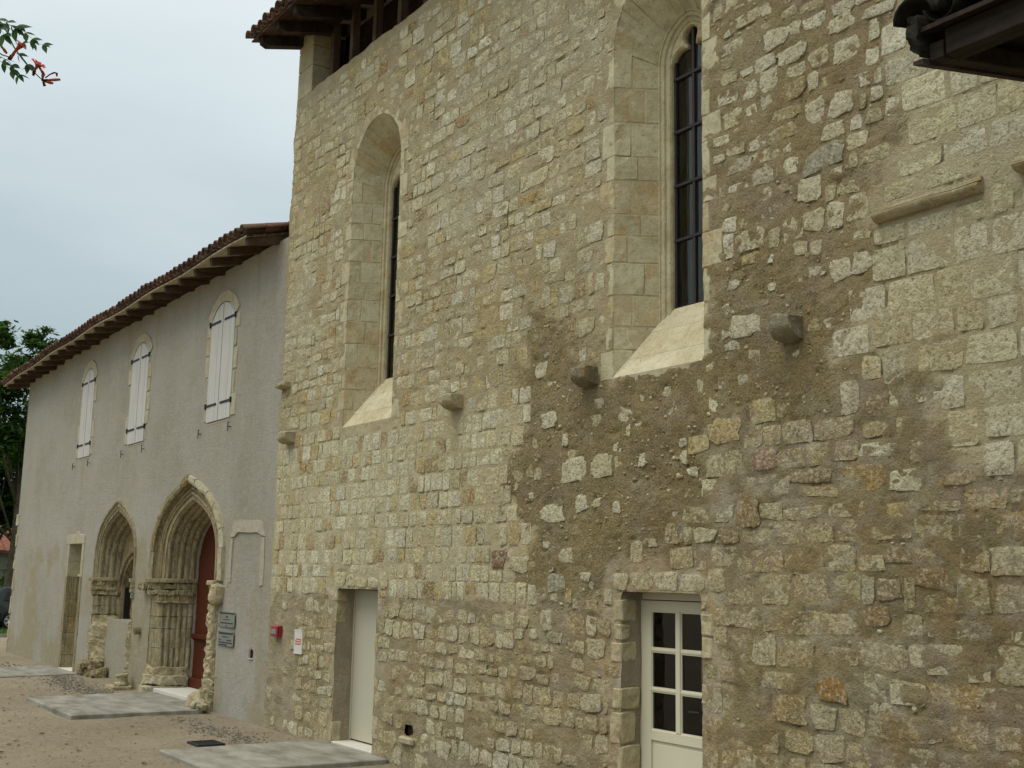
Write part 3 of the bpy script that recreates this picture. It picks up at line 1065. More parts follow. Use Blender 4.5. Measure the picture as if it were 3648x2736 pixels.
    inner = [(cx + x, z) for x, z in L[:14]] + [(cx, za + 0.323 * kz_)] + [(cx - x, z) for x, z in L[13::-1]]
    rows = [[(x, 0.442, z) for x, z in outer], [(lerp(a, c, 0.72), 0.442, lerp(b, d, 0.72)) for (a, b), (c, d) in zip(outer, inner)], [(x, 0.465, z) for x, z in inner], [(x, 0.525, z) for x, z in inner]]
    MB().grid(rows).build('tracery', 'ashlar', win)
    # glazing bars and panes
    yg = 0.50
    zt2, zb2 = za + g_rise - 0.01, zt - 0.03
    mb = MB()
    mb.box(cx - 0.015, cx + 0.015, yg - 0.022, yg + 0.012, zb2, zt2 - 0.02)
    mb.box(cx - g_hw, cx - g_hw + 0.027, yg - 0.018, yg + 0.012, zb2, za + 0.02).box(cx + g_hw - 0.027, cx + g_hw, yg - 0.018, yg + 0.012, zb2, za + 0.02)
    mb.box(cx - g_hw, cx + g_hw, yg - 0.018, yg + 0.012, zb2, zb2 + 0.045)
    mb.build('mullion', 'bar', win)
    lv = [zb2 + 0.045, 5.40, 5.95, 6.50, 7.05, zt2]
    for z in lv[1:-1]:
        MB().box(cx - g_hw, cx + g_hw, yg - 0.027, yg + 0.010, z - 0.013, z + 0.013).build('glazing_bar', 'bar', win)
    for a, b in zip(lv[:-1], lv[1:]):
        for s in (-1, 1):
            x0, x1 = sorted((cx + s * 0.02, cx + s * g_hw))
            t = rng.uniform(-0.0035, 0.0035)
            MB().add([(x0, yg + t, a), (x1, yg - t, a), (x1, yg - t + 0.001, b), (x0, yg + t + 0.001, b)], [(0, 1, 2, 3)]).build('pane', 'glass', win, fix=False)
    cu = []
    for i in range(60):
        x = cx - g_hw - 0.03 + (g_hw + 0.17) * i / 59
        cu.append((x, yg + 0.16 + 0.028 * math.sin(i * 0.92) + 0.012 * math.sin(i * 0.37 + 1)))
    MB().grid([[(x, y, zb + 0.3) for x, y in cu], [(x, y + 0.01, zs + 0.5) for x, y in cu]]).build('curtain', 'curtain', win, smooth=True)
    b = MB().box(cx - 1.1, cx + 1.1, 0.54, 2.2, zb - 0.3, zs + 1.2)
    b.f = [f for f in b.f if f != (0, 1, 5, 4)]
    if wi == 1:             # added gap in the box side, so sky brightens the right panes
        b.f = [f for f in b.f if f != (0, 4, 6, 2)]
        b.add([(cx - 1.1, y, z) for y, z in ((0.54, zb - 0.3), (1.50, zb - 0.3), (1.50, zs + 1.2), (0.54, zs + 1.2))], [(0, 1, 2, 3)])
    b.build('interior', 'void', church)


for i, w in enumerate(W_SPEC):
    lancet(w, i)

# --- doorways
def doorway(d, depth, seed):
    x0, x1, z1 = d['x0'], d['x1'], d['z1']
    for xx in (x0, x1):
        rv = MB().add([(xx, 0.0, -0.1), (xx, depth + 0.1, -0.1), (xx, depth + 0.1, z1), (xx, 0.0, z1)], [(0, 1, 2, 3)]).build('door_reveal', 'mortar', church)
        roughen(rv, 0.02, 5, 6, seed, (1, 0, 0))
        add_tint(rv.data, np.tile((0.41, 0.35, 0.25), (len(rv.data.vertices), 1)))
        add_float(rv.data, 'grain', np.full(len(rv.data.vertices), 0.3))
    for sd, x in ((1, x0), (-1, x1)):
        z = 0.03
        while z < z1 - 0.1:
            h = min(rng.uniform(0.16, 0.30), z1 - z - 0.01)
            e = rng.uniform(0.10, depth - 0.02)
            if rng.random() < 0.62:
                y0 = -rng.uniform(0.002, 0.008)
                wd = rng.uniform(0.05, 0.16)
                poly = [(x + sd * rng.uniform(0.006, 0.014), y0), (x + sd * rng.uniform(0.006, 0.014), e), (x - sd * 0.05, e), (x - sd * wd, 0.06), (x - sd * wd, y0)]
                o = MB().prism_xy(poly, z + 0.012, z + h - 0.012).build('jamb_stone', 'jambwash', church, bevel=0.012)
                roughen(o, 0.022, 8, 2, rng.randrange(999))
                mark_rect(min(x, x - sd * wd), max(x, x - sd * wd), z, z + h)
            z += h
    MB().box(x0 - 0.08, x1 + 0.08, 0.03, depth + 0.12, z1 - 0.004, z1 + 0.16).build('lintel_beam', 'rafter', church, bevel=0.008)
    n = 4
    xx = x0 - 0.12
    while xx < x1 + 0.08:
        w = rng.uniform(0.22, 0.36); h = rng.uniform(0.12, 0.2)
        put_stone(xx + w / 2, z1 + 0.02 + h / 2, w - 0.03, h, 0.12, 4, rng.uniform(0.006, 0.014), rng.choice(CREAM))
        xx += w


doorway(D_SPEC[0], 0.27, 3)
doorway(D_SPEC[1], 0.26, 4)
b = MB()
for d in D_SPEC:
    b = MB().box(d['x0'] - 0.3, d['x1'] + 0.3, 0.42, 2.5, -0.2, d['z1'] + 0.3)
    b.f = [f for f in b.f if f != (0, 1, 5, 4)]
    b.build('interior', 'void', church)
# flush service door
d = D_SPEC[0]
fl = MB().box(d['x0'] - 0.02, d['x1'] + 0.02, 0.262, 0.31, 0.075, d['z1'] - 0.015).build('flush_door', 'greydoor', church, bevel=0.004)
MB().box(d['x0'], d['x0'] + 0.025, 0.245, 0.26, 0.06, d['z1'] - 0.005).build('door_frame', 'greydoor', fl)
MB().box(d['x0'] - 0.05, d['x1'] + 0.05, 0.0, 0.33, -0.03, 0.055).build('threshold', 'threshold', church, bevel=0.006)
MB().box(d['x1'] - 0.14, d['x1'] - 0.03, 0.235, 0.25, 1.02, 1.045).box(d['x1'] - 0.06, d['x1'] - 0.035, 0.245, 0.262, 0.98, 1.10).build('handle', 'iron', fl)
# glazed door: stiles, rails, bars, six panes, bottom panel
d = D_SPEC[1]
yd = 0.25
xa, xm0, xm1, xb = -8.225, -7.775, -7.715, -7.265
mb = MB()
mb.box(xa, -8.10, yd - 0.02, yd + 0.03, 0.06, 1.985).box(-7.39, xb, yd - 0.02, yd + 0.03, 0.06, 1.985)
mb.box(-8.10, -7.39, yd - 0.018, yd + 0.028, 1.89, 1.985).box(-8.10, -7.39, yd - 0.018, yd + 0.028, 0.76, 0.85).box(-8.10, -7.39, yd - 0.018, yd + 0.028, 0.06, 0.24)
gd = mb.build('glazed_door', 'cream', church, bevel=0.004)
MB().box(xm0, xm1, yd - 0.022, yd + 0.026, 0.85, 1.89).build('door_mullion', 'cream', gd, bevel=0.005)
for z in (1.20, 1.548):
    for p, q in ((-8.10, xm0), (xm1, -7.39)):
        MB().box(p, q, yd - 0.016, yd + 0.024, z - 0.014, z + 0.014).build('glazing_bar', 'cream', gd, bevel=0.005)
for z0, z1 in ((0.85, 1.186), (1.214, 1.534), (1.562, 1.89)):
    for p, q in ((-8.10, xm0), (xm1, -7.39)):
        t = rng.uniform(-0.002, 0.002)
        MB().add([(p, yd + 0.004 + t, z0), (q, yd + 0.004 - t, z0), (q, yd + 0.004 - t, z1), (p, yd + 0.004 + t, z1)], [(0, 1, 2, 3)]).build('pane', 'glass', gd, fix=False)
        mb = MB()
        e = 0.010
        mb.box(p, p + e, yd - 0.008, yd + 0.003, z0, z1).box(q - e, q, yd - 0.008, yd + 0.003, z0, z1).box(p, q, yd - 0.009, yd + 0.002, z0, z0 + e).box(p, q, yd - 0.009, yd + 0.002, z1 - e, z1)
        mb.build('glazing_bead', 'cream', gd)
MB().box(-8.07, -7.42, yd - 0.006, yd + 0.018, 0.27, 0.73).box(-8.10, -7.39, yd + 0.002, yd + 0.02, 0.24, 0.76).build('bottom_panel', 'cream', gd, bevel=0.004)
MB().tube([(-7.44, yd - 0.02, 1.06), (-7.44, yd - 0.06, 1.06), (-7.56, yd - 0.065, 1.055)], 0.009, 6).box(-7.455, -7.425, yd - 0.026, yd - 0.018, 0.98, 1.14).build('handle', 'iron', gd)
MB().box(d['x0'] - 0.02, xa - 0.004, yd - 0.01, yd + 0.06, 0.05, d['z1']).box(xb + 0.004, d['x1'] + 0.02, yd - 0.01, yd + 0.06, 0.05, d['z1']).box(d['x0'], d['x1'], yd - 0.01, yd + 0.06, 1.992, d['z1']).build('door_frame', 'cream', church)
MB().box(d['x0'] - 0.05, d['x1'] + 0.05, 0.0, 0.33, -0.03, 0.052).build('threshold', 'threshold', church, bevel=0.006)
# vent
MB().box(VENT[0] - 0.01, VENT[1] + 0.01, 0.05, 0.14, VENT[2] - 0.01, VENT[3] + 0.01).build('vent_brick', 'brick', church, bevel=0.01)
MB().box(VENT[0] - 0.05, VENT[1] + 0.06, -0.05, 0.06, VENT[2] - 0.10, VENT[2] - 0.012).build('vent_sill', 'rough', church, bevel=0.02)

# --- corbels and the stranded length of moulding
def corbel(x, z, w, h, out, mat, seed, flat=False):
    prof = [(0.06, h * 0.5), (-out * 0.55, h * 0.5), (-out * 0.92, h * 0.46), (-out, h * 0.36)]
    for i in range(9):                              # rounded belly
        t = math.pi / 2 * i / 8
        prof.append((-out * 0.15 - out * 0.85 * math.cos(t), h * 0.05 - h * 0.55 * math.sin(t)))
    prof.append((0.06, -h * 0.5))
    nx = 7
    rows = []
    for k in range(nx):
        u = -1 + 2 * k / (nx - 1)
        sc = 1 - 0.16 * abs(u) ** 4
        rows.append([(x + u * w / 2, y * sc if y < 0 else y, z + q * sc) for y, q in prof])
    m = MB().grid(rows, True)
    n = len(prof)
    m.f += [tuple(range(n))[::-1], tuple((nx - 1) * n + i for i in range(n))]
    o = m.build('corbel', mat, church)
    roughen(o, 0.022, 8, 0, seed)
    mark_rect(x - w / 2 - 0.03, x + w / 2 + 0.03, z - h / 2 - 0.03, z + h / 2 + 0.03)


corbel(-16.02, 4.94, 0.34, 0.09, 0.12, 'rough', 1, True)
corbel(-15.74, 4.13, 0.27, 0.18, 0.19, 'rough', 2)
corbel(-11.15, 4.13, 0.26, 0.18, 0.20, 'moulding', 3)
corbel(-8.72, 4.11, 0.22, 0.20, 0.20, 'corbel', 4)
corbel(-6.15, 4.15, 0.23, 0.22, 0.20, 'corbel', 5)
prof = [(0.05, 0.13), (-0.035, 0.13), (-0.04, 0.085), (-0.015, 0.07)]
for i in range(9):
    t = math.radians(150 - 300 * i / 8 / 1.15)
    prof.append((-0.045 - 0.05 * math.cos(math.radians(-60 + 200 * i / 8)) , 0.0 + 0.055 * math.sin(math.radians(100 - 215 * i / 8))))
prof += [(0.05, -0.075)]
o = MB().hexa([(-5.30, y * 0.8, 4.84 + q * 0.62) for y, q in prof], [(-4.42, y * 0.8, 4.85 + q * 0.62) for y, q in prof]).build('string_course', 'moulding', church)
roughen(o, 0.012, 9, 3, 6)
mark_rect(-5.33, -4.39, 4.78, 4.94)
o = MB().hexa([(-4.16, y, 4.90 + q * 0.6) for y, q in prof], [(-3.55, y, 4.92 + q * 0.6) for y, q in prof]).build('string_course', 'rough', church)
roughen(o, 0.03, 7, 3, 9)
mark_rect(-4.20, -3.5, 4.78, 5.04)

# --- single stones that stand out
ACC = [(-6.47, 3.13, 0.27, 0.18, 'P'), (-6.67, 2.73, 0.25, 0.25, 'O'), (-6.86, 2.53, 0.19, 0.12, 'O'), (-6.9, 3.4, 0.36, 0.2, 'Y'), (-5.38, 3.46, 0.24, 0.16, 'O3'), (-5.97, 2.97, 0.39, 0.11, 'O3'), (-5.85, 1.38, 0.3, 0.18, 'OO'), (-5.42, 1.94, 0.21, 0.14, 'O'), (-5.22, 2.37, 0.22, 0.12, 'O3'), (-5.32, 2.13, 0.21, 0.15, 'O3'), (-4.95, 2.21, 0.25, 0.14, 'O'), (-10.25, 2.36, 0.29, 0.19, 'BR'), (-5.79, 5.48, 0.41, 0.21, 'G'), (-6.27, 6.67, 0.27, 0.18, 'W'), (-5.58, 6.52, 0.23, 0.13, 'W'), (-5.55, 6.29, 0.25, 0.21, 'W'), (-6.1, 6.46, 0.30, 0.13, 'W'), (-6.36, 6.33, 0.2, 0.2, 'W'), (-5.59, 5.86, 0.26, 0.19, 'W'), (-5.86, 5.9, 0.2, 0.18, 'W'), (-5.93, 5.25, 0.24, 0.18, 'W'), (-5.66, 4.54, 0.19, 0.17, 'W'), (-5.46, 4.54, 0.16, 0.17, 'W'), (-8.96, 3.2, 0.36, 0.21, 'W'), (-8.53, 3.22, 0.31, 0.23, 'C'), (-9.52, 4.29, 0.21, 0.18, 'W'), (-9.38, 3.76, 0.22, 0.17, 'W'), (-9.55, 3.21, 0.13, 0.13, 'W'), (-9.3, 2.81, 0.36, 0.18, 'W'), (-8.84, 2.89, 0.17, 0.15, 'W'), (-8.80, 4.62, 0.28, 0.16, 'C'), (-6.67, 4.27, 0.31, 0.18, 'W'), (-8.31, 2.82, 0.12, 0.1, 'W'), (-9.07, 2.38, 0.22, 0.15, 'C'), (-9.24, 2.12, 0.25, 0.18, 'G'), (-8.78, 2.19, 0.15, 0.08, 'W'), (-9.84, 2.30, 0.33, 0.17, 'C'), (-7.16, 2.54, 0.25, 0.13, 'C'), (-9.84, 1.61, 0.14, 0.1, 'W'), (-9.23, 1.6, 0.26, 0.09, 'G'), (-9.59, 1.61, 0.13, 0.1, 'W'), (-13.30, 9.0, 0.22, 0.16, 'OO'), (-11.2, 7.55, 0.30, 0.12, 'OO'), (-14.95, 7.45, 0.3, 0.2, 'O3')]
AT = dict(P=(0.34, 0.20, 0.14), O=(0.30, 0.205, 0.10), Y=(0.49, 0.375, 0.18), O3=(0.31, 0.24, 0.14), OO=(0.35, 0.20, 0.065), BR=(0.23, 0.14, 0.085), G=(0.37, 0.36, 0.27), W=(0.62, 0.58, 0.42), C=(0.55, 0.50, 0.33))
for x, z, w, h, c in ACC:
    put_stone(x, z, w, h, 0.20, 4.0, rng.uniform(0.006, 0.011), AT[c], True)

# --- fill the rest course by course, zone by zone
PAR = dict(S=((0.175, 0.23), (0.13, 0.29), 0.012, 0.06, 9, 0.98, (0.002, 0.005)),
           M=((0.14, 0.225), (0.12, 0.34), 0.018, 0.12, 6.5, 0.96, (0.0015, 0.005)),
           B=((0.10, 0.17), (0.08, 0.22), 0.035, 0.28, 3.2, 0.22, (-0.003, 0.006)),
           U=((0.14, 0.23), (0.13, 0.36), 0.036, 0.18, 5, 0.88, (-0.001, 0.008)),
           R=((0.22, 0.30), (0.20, 0.44), 0.012, 0.06, 9, 0.99, (0.002, 0.005)),
           L=((0.17, 0.27), (0.18, 0.44), 0.015, 0.13, 6, 0.97, (-0.001, 0.005)),
           F=((0.14, 0.22), (0.12, 0.32), 0.024, 0.18, 5, 0.94, (-0.001, 0.009)),
           P=((0.15, 0.22), (0.14, 0.30), 0.06, 0.25, 3.5, 0.22, (0.000, 0.014)))
for rc in 'SRMULFBP':
    hr, wr, jt, irr, pe, keep, pr = PAR[rc]
    ri = REG.index(rc)
    z = 0.0
    while z < CZ1 - 0.1:
        ch = rng.uniform(*hr)
        if z + ch > CZ1 - 0.04:
            break
        x = CX0 + 0.015 + rng.uniform(0, 0.06)
        sl = rng.uniform(-0.002, 0.002)
        while x < CX1 - 0.1:
            cw = rng.uniform(*wr)
            if rc == 'S' and rng.random() < 0.25:
                cw *= 0.6
            xc, zc = x + cw / 2, z + ch / 2 + sl * (x + 10) + (rng.uniform(-1, 1) * 0.018 if rc in 'MULFB' else 0)
            x += cw
            if reg_at(xc, zc) != ri or rng.random() > keep:
                continue
            x0, x1 = xc - cw / 2 + jt / 2, xc + cw / 2 - jt / 2
            z0, z1 = zc - ch / 2 + jt / 2, zc + ch / 2 - jt / 2
            if rc in 'MUFL' and rng.random() < 0.25:
                z1 -= rng.uniform(0.02, 0.06)
            ok = True
            for _ in range(12):            # pull in from whatever already stands there
                a, b0 = cell(x0, z0); c, d0 = cell(x1, z1)
                s = occ[a:c + 1, b0:d0 + 1]
                if s.size == 0 or not s.any():
                    break
                sd = [s[0].mean(), s[-1].mean(), s[:, 0].mean(), s[:, -1].mean()]
                k = int(np.argmax(sd))
                if sd[k] == 0:
                    ok = False; break
                if k == 0: x0 += RES
                elif k == 1: x1 -= RES
                elif k == 2: z0 += RES
                else: z1 -= RES
                if x1 - x0 < 0.06 or z1 - z0 < 0.06:
                    ok = False; break
            if not ok or x1 - x0 < 0.06 or z1 - z0 < 0.06:
                continue
            a, b0 = cell(x0, z0); c, d0 = cell(x1, z1)
            if occ[a:c + 1, b0:d0 + 1].any():
                continue
            put_stone((x0 + x1) / 2, (z0 + z1) / 2, x1 - x0, z1 - z0, irr, pe, rng.uniform(*pr), pick(rc))
        z += ch

# grit and small rubble showing in the sandy patches
bits = []
tries = 0
while len(bits) < 1500 and tries < 40000:
    tries += 1
    x, z = rng.uniform(-10.4, -3.2), rng.uniform(0.3, 9.3)
    rc = REG[reg_at(x, z)]
    if rng.random() > dict(B=1.0, U=0.75, L=0.30, F=0.25).get(rc, 0.05):
        continue
    i, j = cell(x, z)
    if occ[i, j]:
        continue
    r = 0.006 + 0.022 * rng.random() ** 3
    c = rng.choice(MUTE + MUTE + CREAM[:2] + [(0.30, 0.235, 0.12), (0.26, 0.20, 0.10), (0.40, 0.29, 0.14)])
    bits.append((x, z, r, c))

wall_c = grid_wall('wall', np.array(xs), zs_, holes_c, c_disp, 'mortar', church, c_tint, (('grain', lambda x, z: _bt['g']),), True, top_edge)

order = sorted(range(len(stones)), key=lambda i: -stones[i][5])
SV, SF, SC = [], [], []
nb = 0
for rank, i in enumerate(order):
    x, z, V, F, t, ar, own = stones[i]
    if rank < 298:
        me = fast_mesh('stone', V, F, True)
        add_tint(me, blotch(V[:, 0] + x, V[:, 2] + z, np.tile(t, (len(V), 1)), 0.2 if own else 1.0))
        mk('stone', me, 'stone', wall_c, (x, 0, z))
    else:
        SV.append(V + np.array((x, 0, z))); SC.append(np.tile(t, (len(V), 1)))
        SF += [tuple(q + nb for q in f) for f in F]
        nb += len(V)
for x, z, r, c in bits:
    n_ = 7
    V = [(0, -rng.uniform(0.003, 0.007), 0)]
    e, a0 = rng.uniform(0.5, 1.0), rng.uniform(-0.5, 0.5)
    for q in range(n_):
        t = 2 * math.pi * q / n_
        rr = r * rng.uniform(0.7, 1.2)
        V.append((rr * math.cos(t), -0.002, rr * e * math.sin(t)))
    V += [(p[0] * 1.1, 0.02, p[2] * 1.1) for p in V[1:]]
    F = [(0, 1 + (q + 1) % n_, 1 + q) for q in range(n_)] + [(1 + q, 1 + (q + 1) % n_, 1 + n_ + (q + 1) % n_, 1 + n_ + q) for q in range(n_)]
    V = np.array(V)
    SV.append(V + np.array((x, 0, z))); SC.append(np.tile(c, (len(V), 1)))
    SF += [tuple(q + nb for q in f) for f in F]
    nb += len(V)
me = fast_mesh('stones', np.concatenate(SV), SF, True)
SVa = np.concatenate(SV)
add_tint(me, blotch(SVa[:, 0], SVa[:, 2], np.concatenate(SC)))
o = mk('stones', me, 'stone', wall_c)
o['kind'] = 'stuff'
print('stones', len(stones))

# --- church: body behind the facade, belfry opening, roof
mb = MB()
mb.add([(CX0 + 0.02, 0.01, -0.2), (CX0 + 0.02, 2.2, -0.2), (CX0 + 0.02, 2.2, 9.5), (CX0 + 0.02, 0.01, 9.5)], [(0, 1, 2, 3)])
o = mb.build('return_wall', 'mortar', church)
add_tint(o.data, np.tile((0.46, 0.385, 0.27), (len(o.data.vertices), 1)))
# wall head behind the wavy top
o = MB().box(CX0 + 0.05, CX1, 0.03, 0.62, 9.1, 9.46).build('wall_head', 'mortar', church)
roughen(o, 0.02, 2, 5, 3)
add_tint(o.data, np.tile((0.45, 0.38, 0.27), (len(o.data.vertices), 1)))
# corner pier of dressed stone
z = 9.44
for h in (0.50, 0.33, 0.28):
    MB().box(CX0 + 0.03, -15.66 + rng.uniform(-0.01, 0.01), 0.0, 0.34, z + 0.006, z + h - 0.004).build('pier_stone', 'ashlar', church, bevel=0.008)
    z += h
# timber posts and the dark loft behind
for x in (-15.45, -14.79, -14.06, -13.32, -12.61, -11.9, -11.2, -10.5, -9.8):
    MB().box(x - 0.05, x + 0.05, 0.22, 0.34, 9.42, 10.75).build('post', 'post', church, bevel=0.006)
MB().box(-16.0, CX1, 0.70, 0.74, 9.3, 11.6).build('loft_lining', 'darkwood', church)
MB().box(-16.12, -16.04, 0.345, 0.76, 9.3, 11.4).build('loft_side', 'darkwood', church)
MB().box(CX0 - 0.25, CX1, 0.06, 0.24, 10.52, 10.70).build('wall_plate', 'darkwood', church)

def tile_mesh(r0, r1, L, up=True, n=7, th=0.014):
    """half-round clay tile running along +Y, wide end first"""
    V = []
    for y, r in ((0, r0), (L, r1)):
        for q in (r, r - th):
            for i in range(n + 1):
                t = math.pi * i / n
                z = q * math.sin(t) * 0.92
                V.append((q * math.cos(t), y, z if up else -z + 0.0))
    m = n + 1
    F = []
    for i in range(n):
        F += [(i, i + 1, 2 * m + i + 1, 2 * m + i), (m + i + 1, m + i, 3 * m + i, 3 * m + i + 1), (i + 1, i, m + i, m + i + 1), (2 * m + i, 2 * m + i + 1, 3 * m + i + 1, 3 * m + i)]
    F += [(0, 2 * m, 3 * m, m), (n, m + n, 3 * m + n, 2 * m + n)]
    return fast_mesh('tile', V, F, True)


COVER = tile_mesh(0.098, 0.080, 0.46, True)
PAN = tile_mesh(0.100, 0.082, 0.46, False)
for me in (COVER, PAN):
    me.materials.append(MT['tile'])


def tile_obj(me, parent, x, y, z, pitch, jit=1.0):
    o = bpy.data.objects.new('tile', me)
    COL.objects.link(o)
    o.location = (x + rng.uniform(-1, 1) * 0.010 * jit, y + rng.uniform(-1, 1) * 0.02 * jit, z + rng.uniform(-1, 1) * 0.008 * jit)
    o.rotation_euler = (math.atan(pitch) + rng.uniform(-1, 1) * 0.03 * jit, rng.uniform(-1, 1) * 0.05 * jit, rng.uniform(-1, 1) * 0.035 * jit)
    attach(o, parent)
    return o


def eave_roof(owner, x0, x1, ye, zdeck, pitch, rafters, dz, rows=3, col=0.235, far=5.0, rw=0.11, rh=0.13, nose=True, bmat='board', rmat='rafter'):
    """boarded eave with rafters under and canal tiles over; zdeck = top of deck at the eave; dz(x) = sag"""
    Z = lambda x, y: zdeck + pitch * (y - ye) + dz(x)
    nx = 24
    xx = [lerp(x0, x1, i / nx) for i in range(nx + 1)]
    rows_ = [[(x, y, Z(x, y) + q) for x in xx] for y, q in ((ye + 0.9, 0.0), (far, 0.0), (far, -0.05), (ye + 0.9, -0.05))]
    roof = MB().grid([rows_[i % 4] for i in range(5)]).build('roof', 'board', owner)
    y = ye
    while y < ye + 0.9:
        w = 0.15
        r4 = [[(x, yy, Z(x, yy) + q) for x in xx] for yy, q in ((y + 0.003, 0), (y + w - 0.003, 0), (y + w - 0.003, -0.026), (y + 0.003, -0.026))]
        MB().grid([r4[i % 4] for i in range(5)]).build('eave_board', bmat, roof)
        y += w
    for x in rafters:
        w2 = rw / 2 * rng.uniform(0.9, 1.1)
        prof = [(ye + 0.05, -0.03), (ye + 0.9 + 0.3, -0.03), (ye + 1.2, -0.03 - rh), (ye + 0.16, -0.03 - rh), (ye + 0.07, -0.03 - rh * 0.62)]
        if nose:
            prof = [(ye + 0.05, -0.03), (ye + 1.2, -0.03), (ye + 1.2, -0.03 - rh), (ye + 0.42, -0.03 - rh), (ye + 0.30, -0.03 - rh * 0.97), (ye + 0.20, -0.03 - rh * 0.86), (ye + 0.12, -0.03 - rh * 0.9), (ye + 0.06, -0.03 - rh * 0.75)]
        tw = rng.uniform(-0.015, 0.015)
        a = [(x - w2, yy, Z(x, yy) + q) for yy, q in prof]
        c = [(x + w2, yy, Z(x, yy) + q + tw) for yy, q in prof]
        MB().hexa(a, c).build('rafter', rmat, roof)
    n = int((x1 - x0) / col)
    cw = (x1 - x0) / n
    UV, UF = [], []
    for i in range(n + 1):
        x = x0 + cw * i
        yy = ye - 0.07
        tile_obj(COVER, roof, x, yy, Z(x, yy) + 0.075, pitch)
        if i < n:
            xp = x + cw / 2
            tile_obj(PAN, roof, xp, ye - 0.05, Z(xp, ye - 0.05) + 0.105, pitch, 0.6)
    for r in range(1, rows):
        for i in range(n + 1):
            for me, xo, zo in ((COVER, 0, 0.082), (PAN, cw / 2, 0.112)):
                x = x0 + cw * i + xo
                if x > x1 + 0.01:
                    continue
                yy = ye - 0.07 + r * 0.38
                T = Matrix.Translation((x + rng.uniform(-1, 1) * 0.01, yy, Z(x, yy) + zo)) @ Matrix.Rotation(math.atan(pitch) + 0.02, 4, 'X')
                b = len(UV)
                UV += [tuple(T @ v.co) for v in me.vertices]
                UF += [tuple(b + k for k in p.vertices) for p in me.polygons]
    o = mk('roof_tiles', fast_mesh('roof_tiles', UV, UF, True), 'tile', roof)
    o['kind'] = 'stuff'
    return roof


eave_roof(church, -16.34, CX1, -0.74, 10.36, 0.27, [-16.10 + 0.62 * i for i in range(24)], lambda x: 0.0, rows=3, far=8.0, rw=0.13, rh=0.17, nose=False, bmat='rafter', rmat='darkwood')

# ------------------------------------------------------------------ the rendered priory building
house = thing('priory_building', 'long grey rendered two-storey building with shuttered windows and a Gothic portal', 'building', (-25, 0, 0))
HX0, HX1, HZ1 = -33.4, -16.17, 7.36
A1 = dict(cx=-24.19, hw=1.24, rise=1.38, zs=2.0)
A2 = dict(cx=-19.98, hw=1.86, rise=1.80, zs=2.03)
ND = dict(x0=-27.80, x1=-26.70, z1=2.76)
SH = [(-27.21, 1.0), (-23.36, 1.10), (-18.80, 1.12)]
holes_h = [[(A1['cx'] - 1.36, -0.3)] + arch_p(1.36, 1.50, 2.0, 3.9, 14, A1['cx']) + [(A1['cx'] + 1.36, -0.3)],
           [(A2['cx'] - 1.72, -0.3)] + arch_p(1.72, 1.70, A2['zs'], 3.85, 14, A2['cx']) + [(A2['cx'] + 1.72, -0.3)],
           [(ND['x0'], -0.3), (ND['x0'], ND['z1']), (ND['x1'], ND['z1']), (ND['x1'], -0.3)]]
SLOT = (-16.90, -16.76, 0.91, 1.05)
holes_h.append([(SLOT[0], SLOT[2]), (SLOT[0], SLOT[3]), (SLOT[1], SLOT[3]), (SLOT[1], SLOT[2])])
sh_holes = []
for x, w in SH:
    sh_holes.append([(x - w / 2, 4.69)] + seg_arch(w / 2, 0.30, 6.46, 8, x) + [(x + w / 2, 4.69)])
holes_h += sh_holes


def h_disp(x, z):
    d = fbm(x * 0.7, z * 0.7, 3, 41) * 0.009 + fbm(x * 3, z * 3, 3, 42) * 0.004
    m = np.exp(-(((x + 17.2) / 0.66) ** 8)) * np.exp(-(((z - 1.9) / 1.02) ** 8))          # old doorway, walled up and rendered over
    return 0.010 - d + 0.014 * m


def h_damp(x, z):
    s = np.clip(fbm(x * 0.9, z * 1.2, 5, 44) * 2.0 + 0.85 - z * 0.45, 0, 0.8)
    st = np.clip((fbm(x * 2.3, z * 0.35, 4, 46) - 0.10) * 2.5, 0, 1) * np.clip((3.0 - z) / 2.0, 0, 1) * 0.6
    for sx, sw in SH:                                         # run-off below the sills
        e = np.clip(1 - np.abs(x - sx) / (sw * 0.62), 0, 1) * np.clip(1 - (4.66 - z) / 1.9, 0, 1) * (z < 4.66)
        s = s + e * np.clip(fbm(x * 7, z * 0.5, 4, 48) * 1.6 + 0.25, 0, 1) * 0.55
    s = s + np.clip(fbm(x * 4.5, z * 0.3, 4, 49) * 2.4 - 0.45, 0, 1) * np.clip((z - 3.6) / 3.4, 0, 1) * 0.5
    return np.clip(s + st, 0, 0.8)


hx = np.linspace(HX0, HX1, int((HX1 - HX0) / 0.055))
hz = np.concatenate([[-0.3], np.arange(-0.04, HZ1, 0.05)])
wall_h = grid_wall('wall', hx, hz, holes_h, h_disp, 'plaster', house, None, (('damp', h_damp),))
MB().add([(HX0, 0.0, -0.3), (HX0, 9, -0.3), (HX0, 9, 7.4), (HX0, 0.0, 7.4)], [(0, 1, 2, 3)]).build('end_wall', 'plaster', house)
# rough corner stones showing at the far end
for z, h, w, p in ((0.3, 0.5, 0.3, 0.03), (1.0, 0.45, 0.25, 0.02), (1.6, 0.5, 0.35, 0.04), (2.15, 0.4, 0.22, 0.03), (2.75, 0.34, 0.34, 0.06), (3.32, 0.30, 0.42, 0.16)):
    o = MB().box(HX0 - p, HX0 + w * 0.4, -0.012, 0.3, z, z + h).build('corner_stone', 'surround', house, bevel=0.02)
    roughen(o, 0.03, 5, 2, int(z * 10))

hdz = lambda x: -0.13 * max(0.0, (-24 - x) / 9.4) ** 2 + 0.02 * math.sin(x * 1.7)
eave_roof(house, -33.95, -16.52, -0.57, 7.30, 0.25, [-16.62 - 0.775 * i for i in range(23)], hdz, rows=4, far=6.0, rh=0.14)

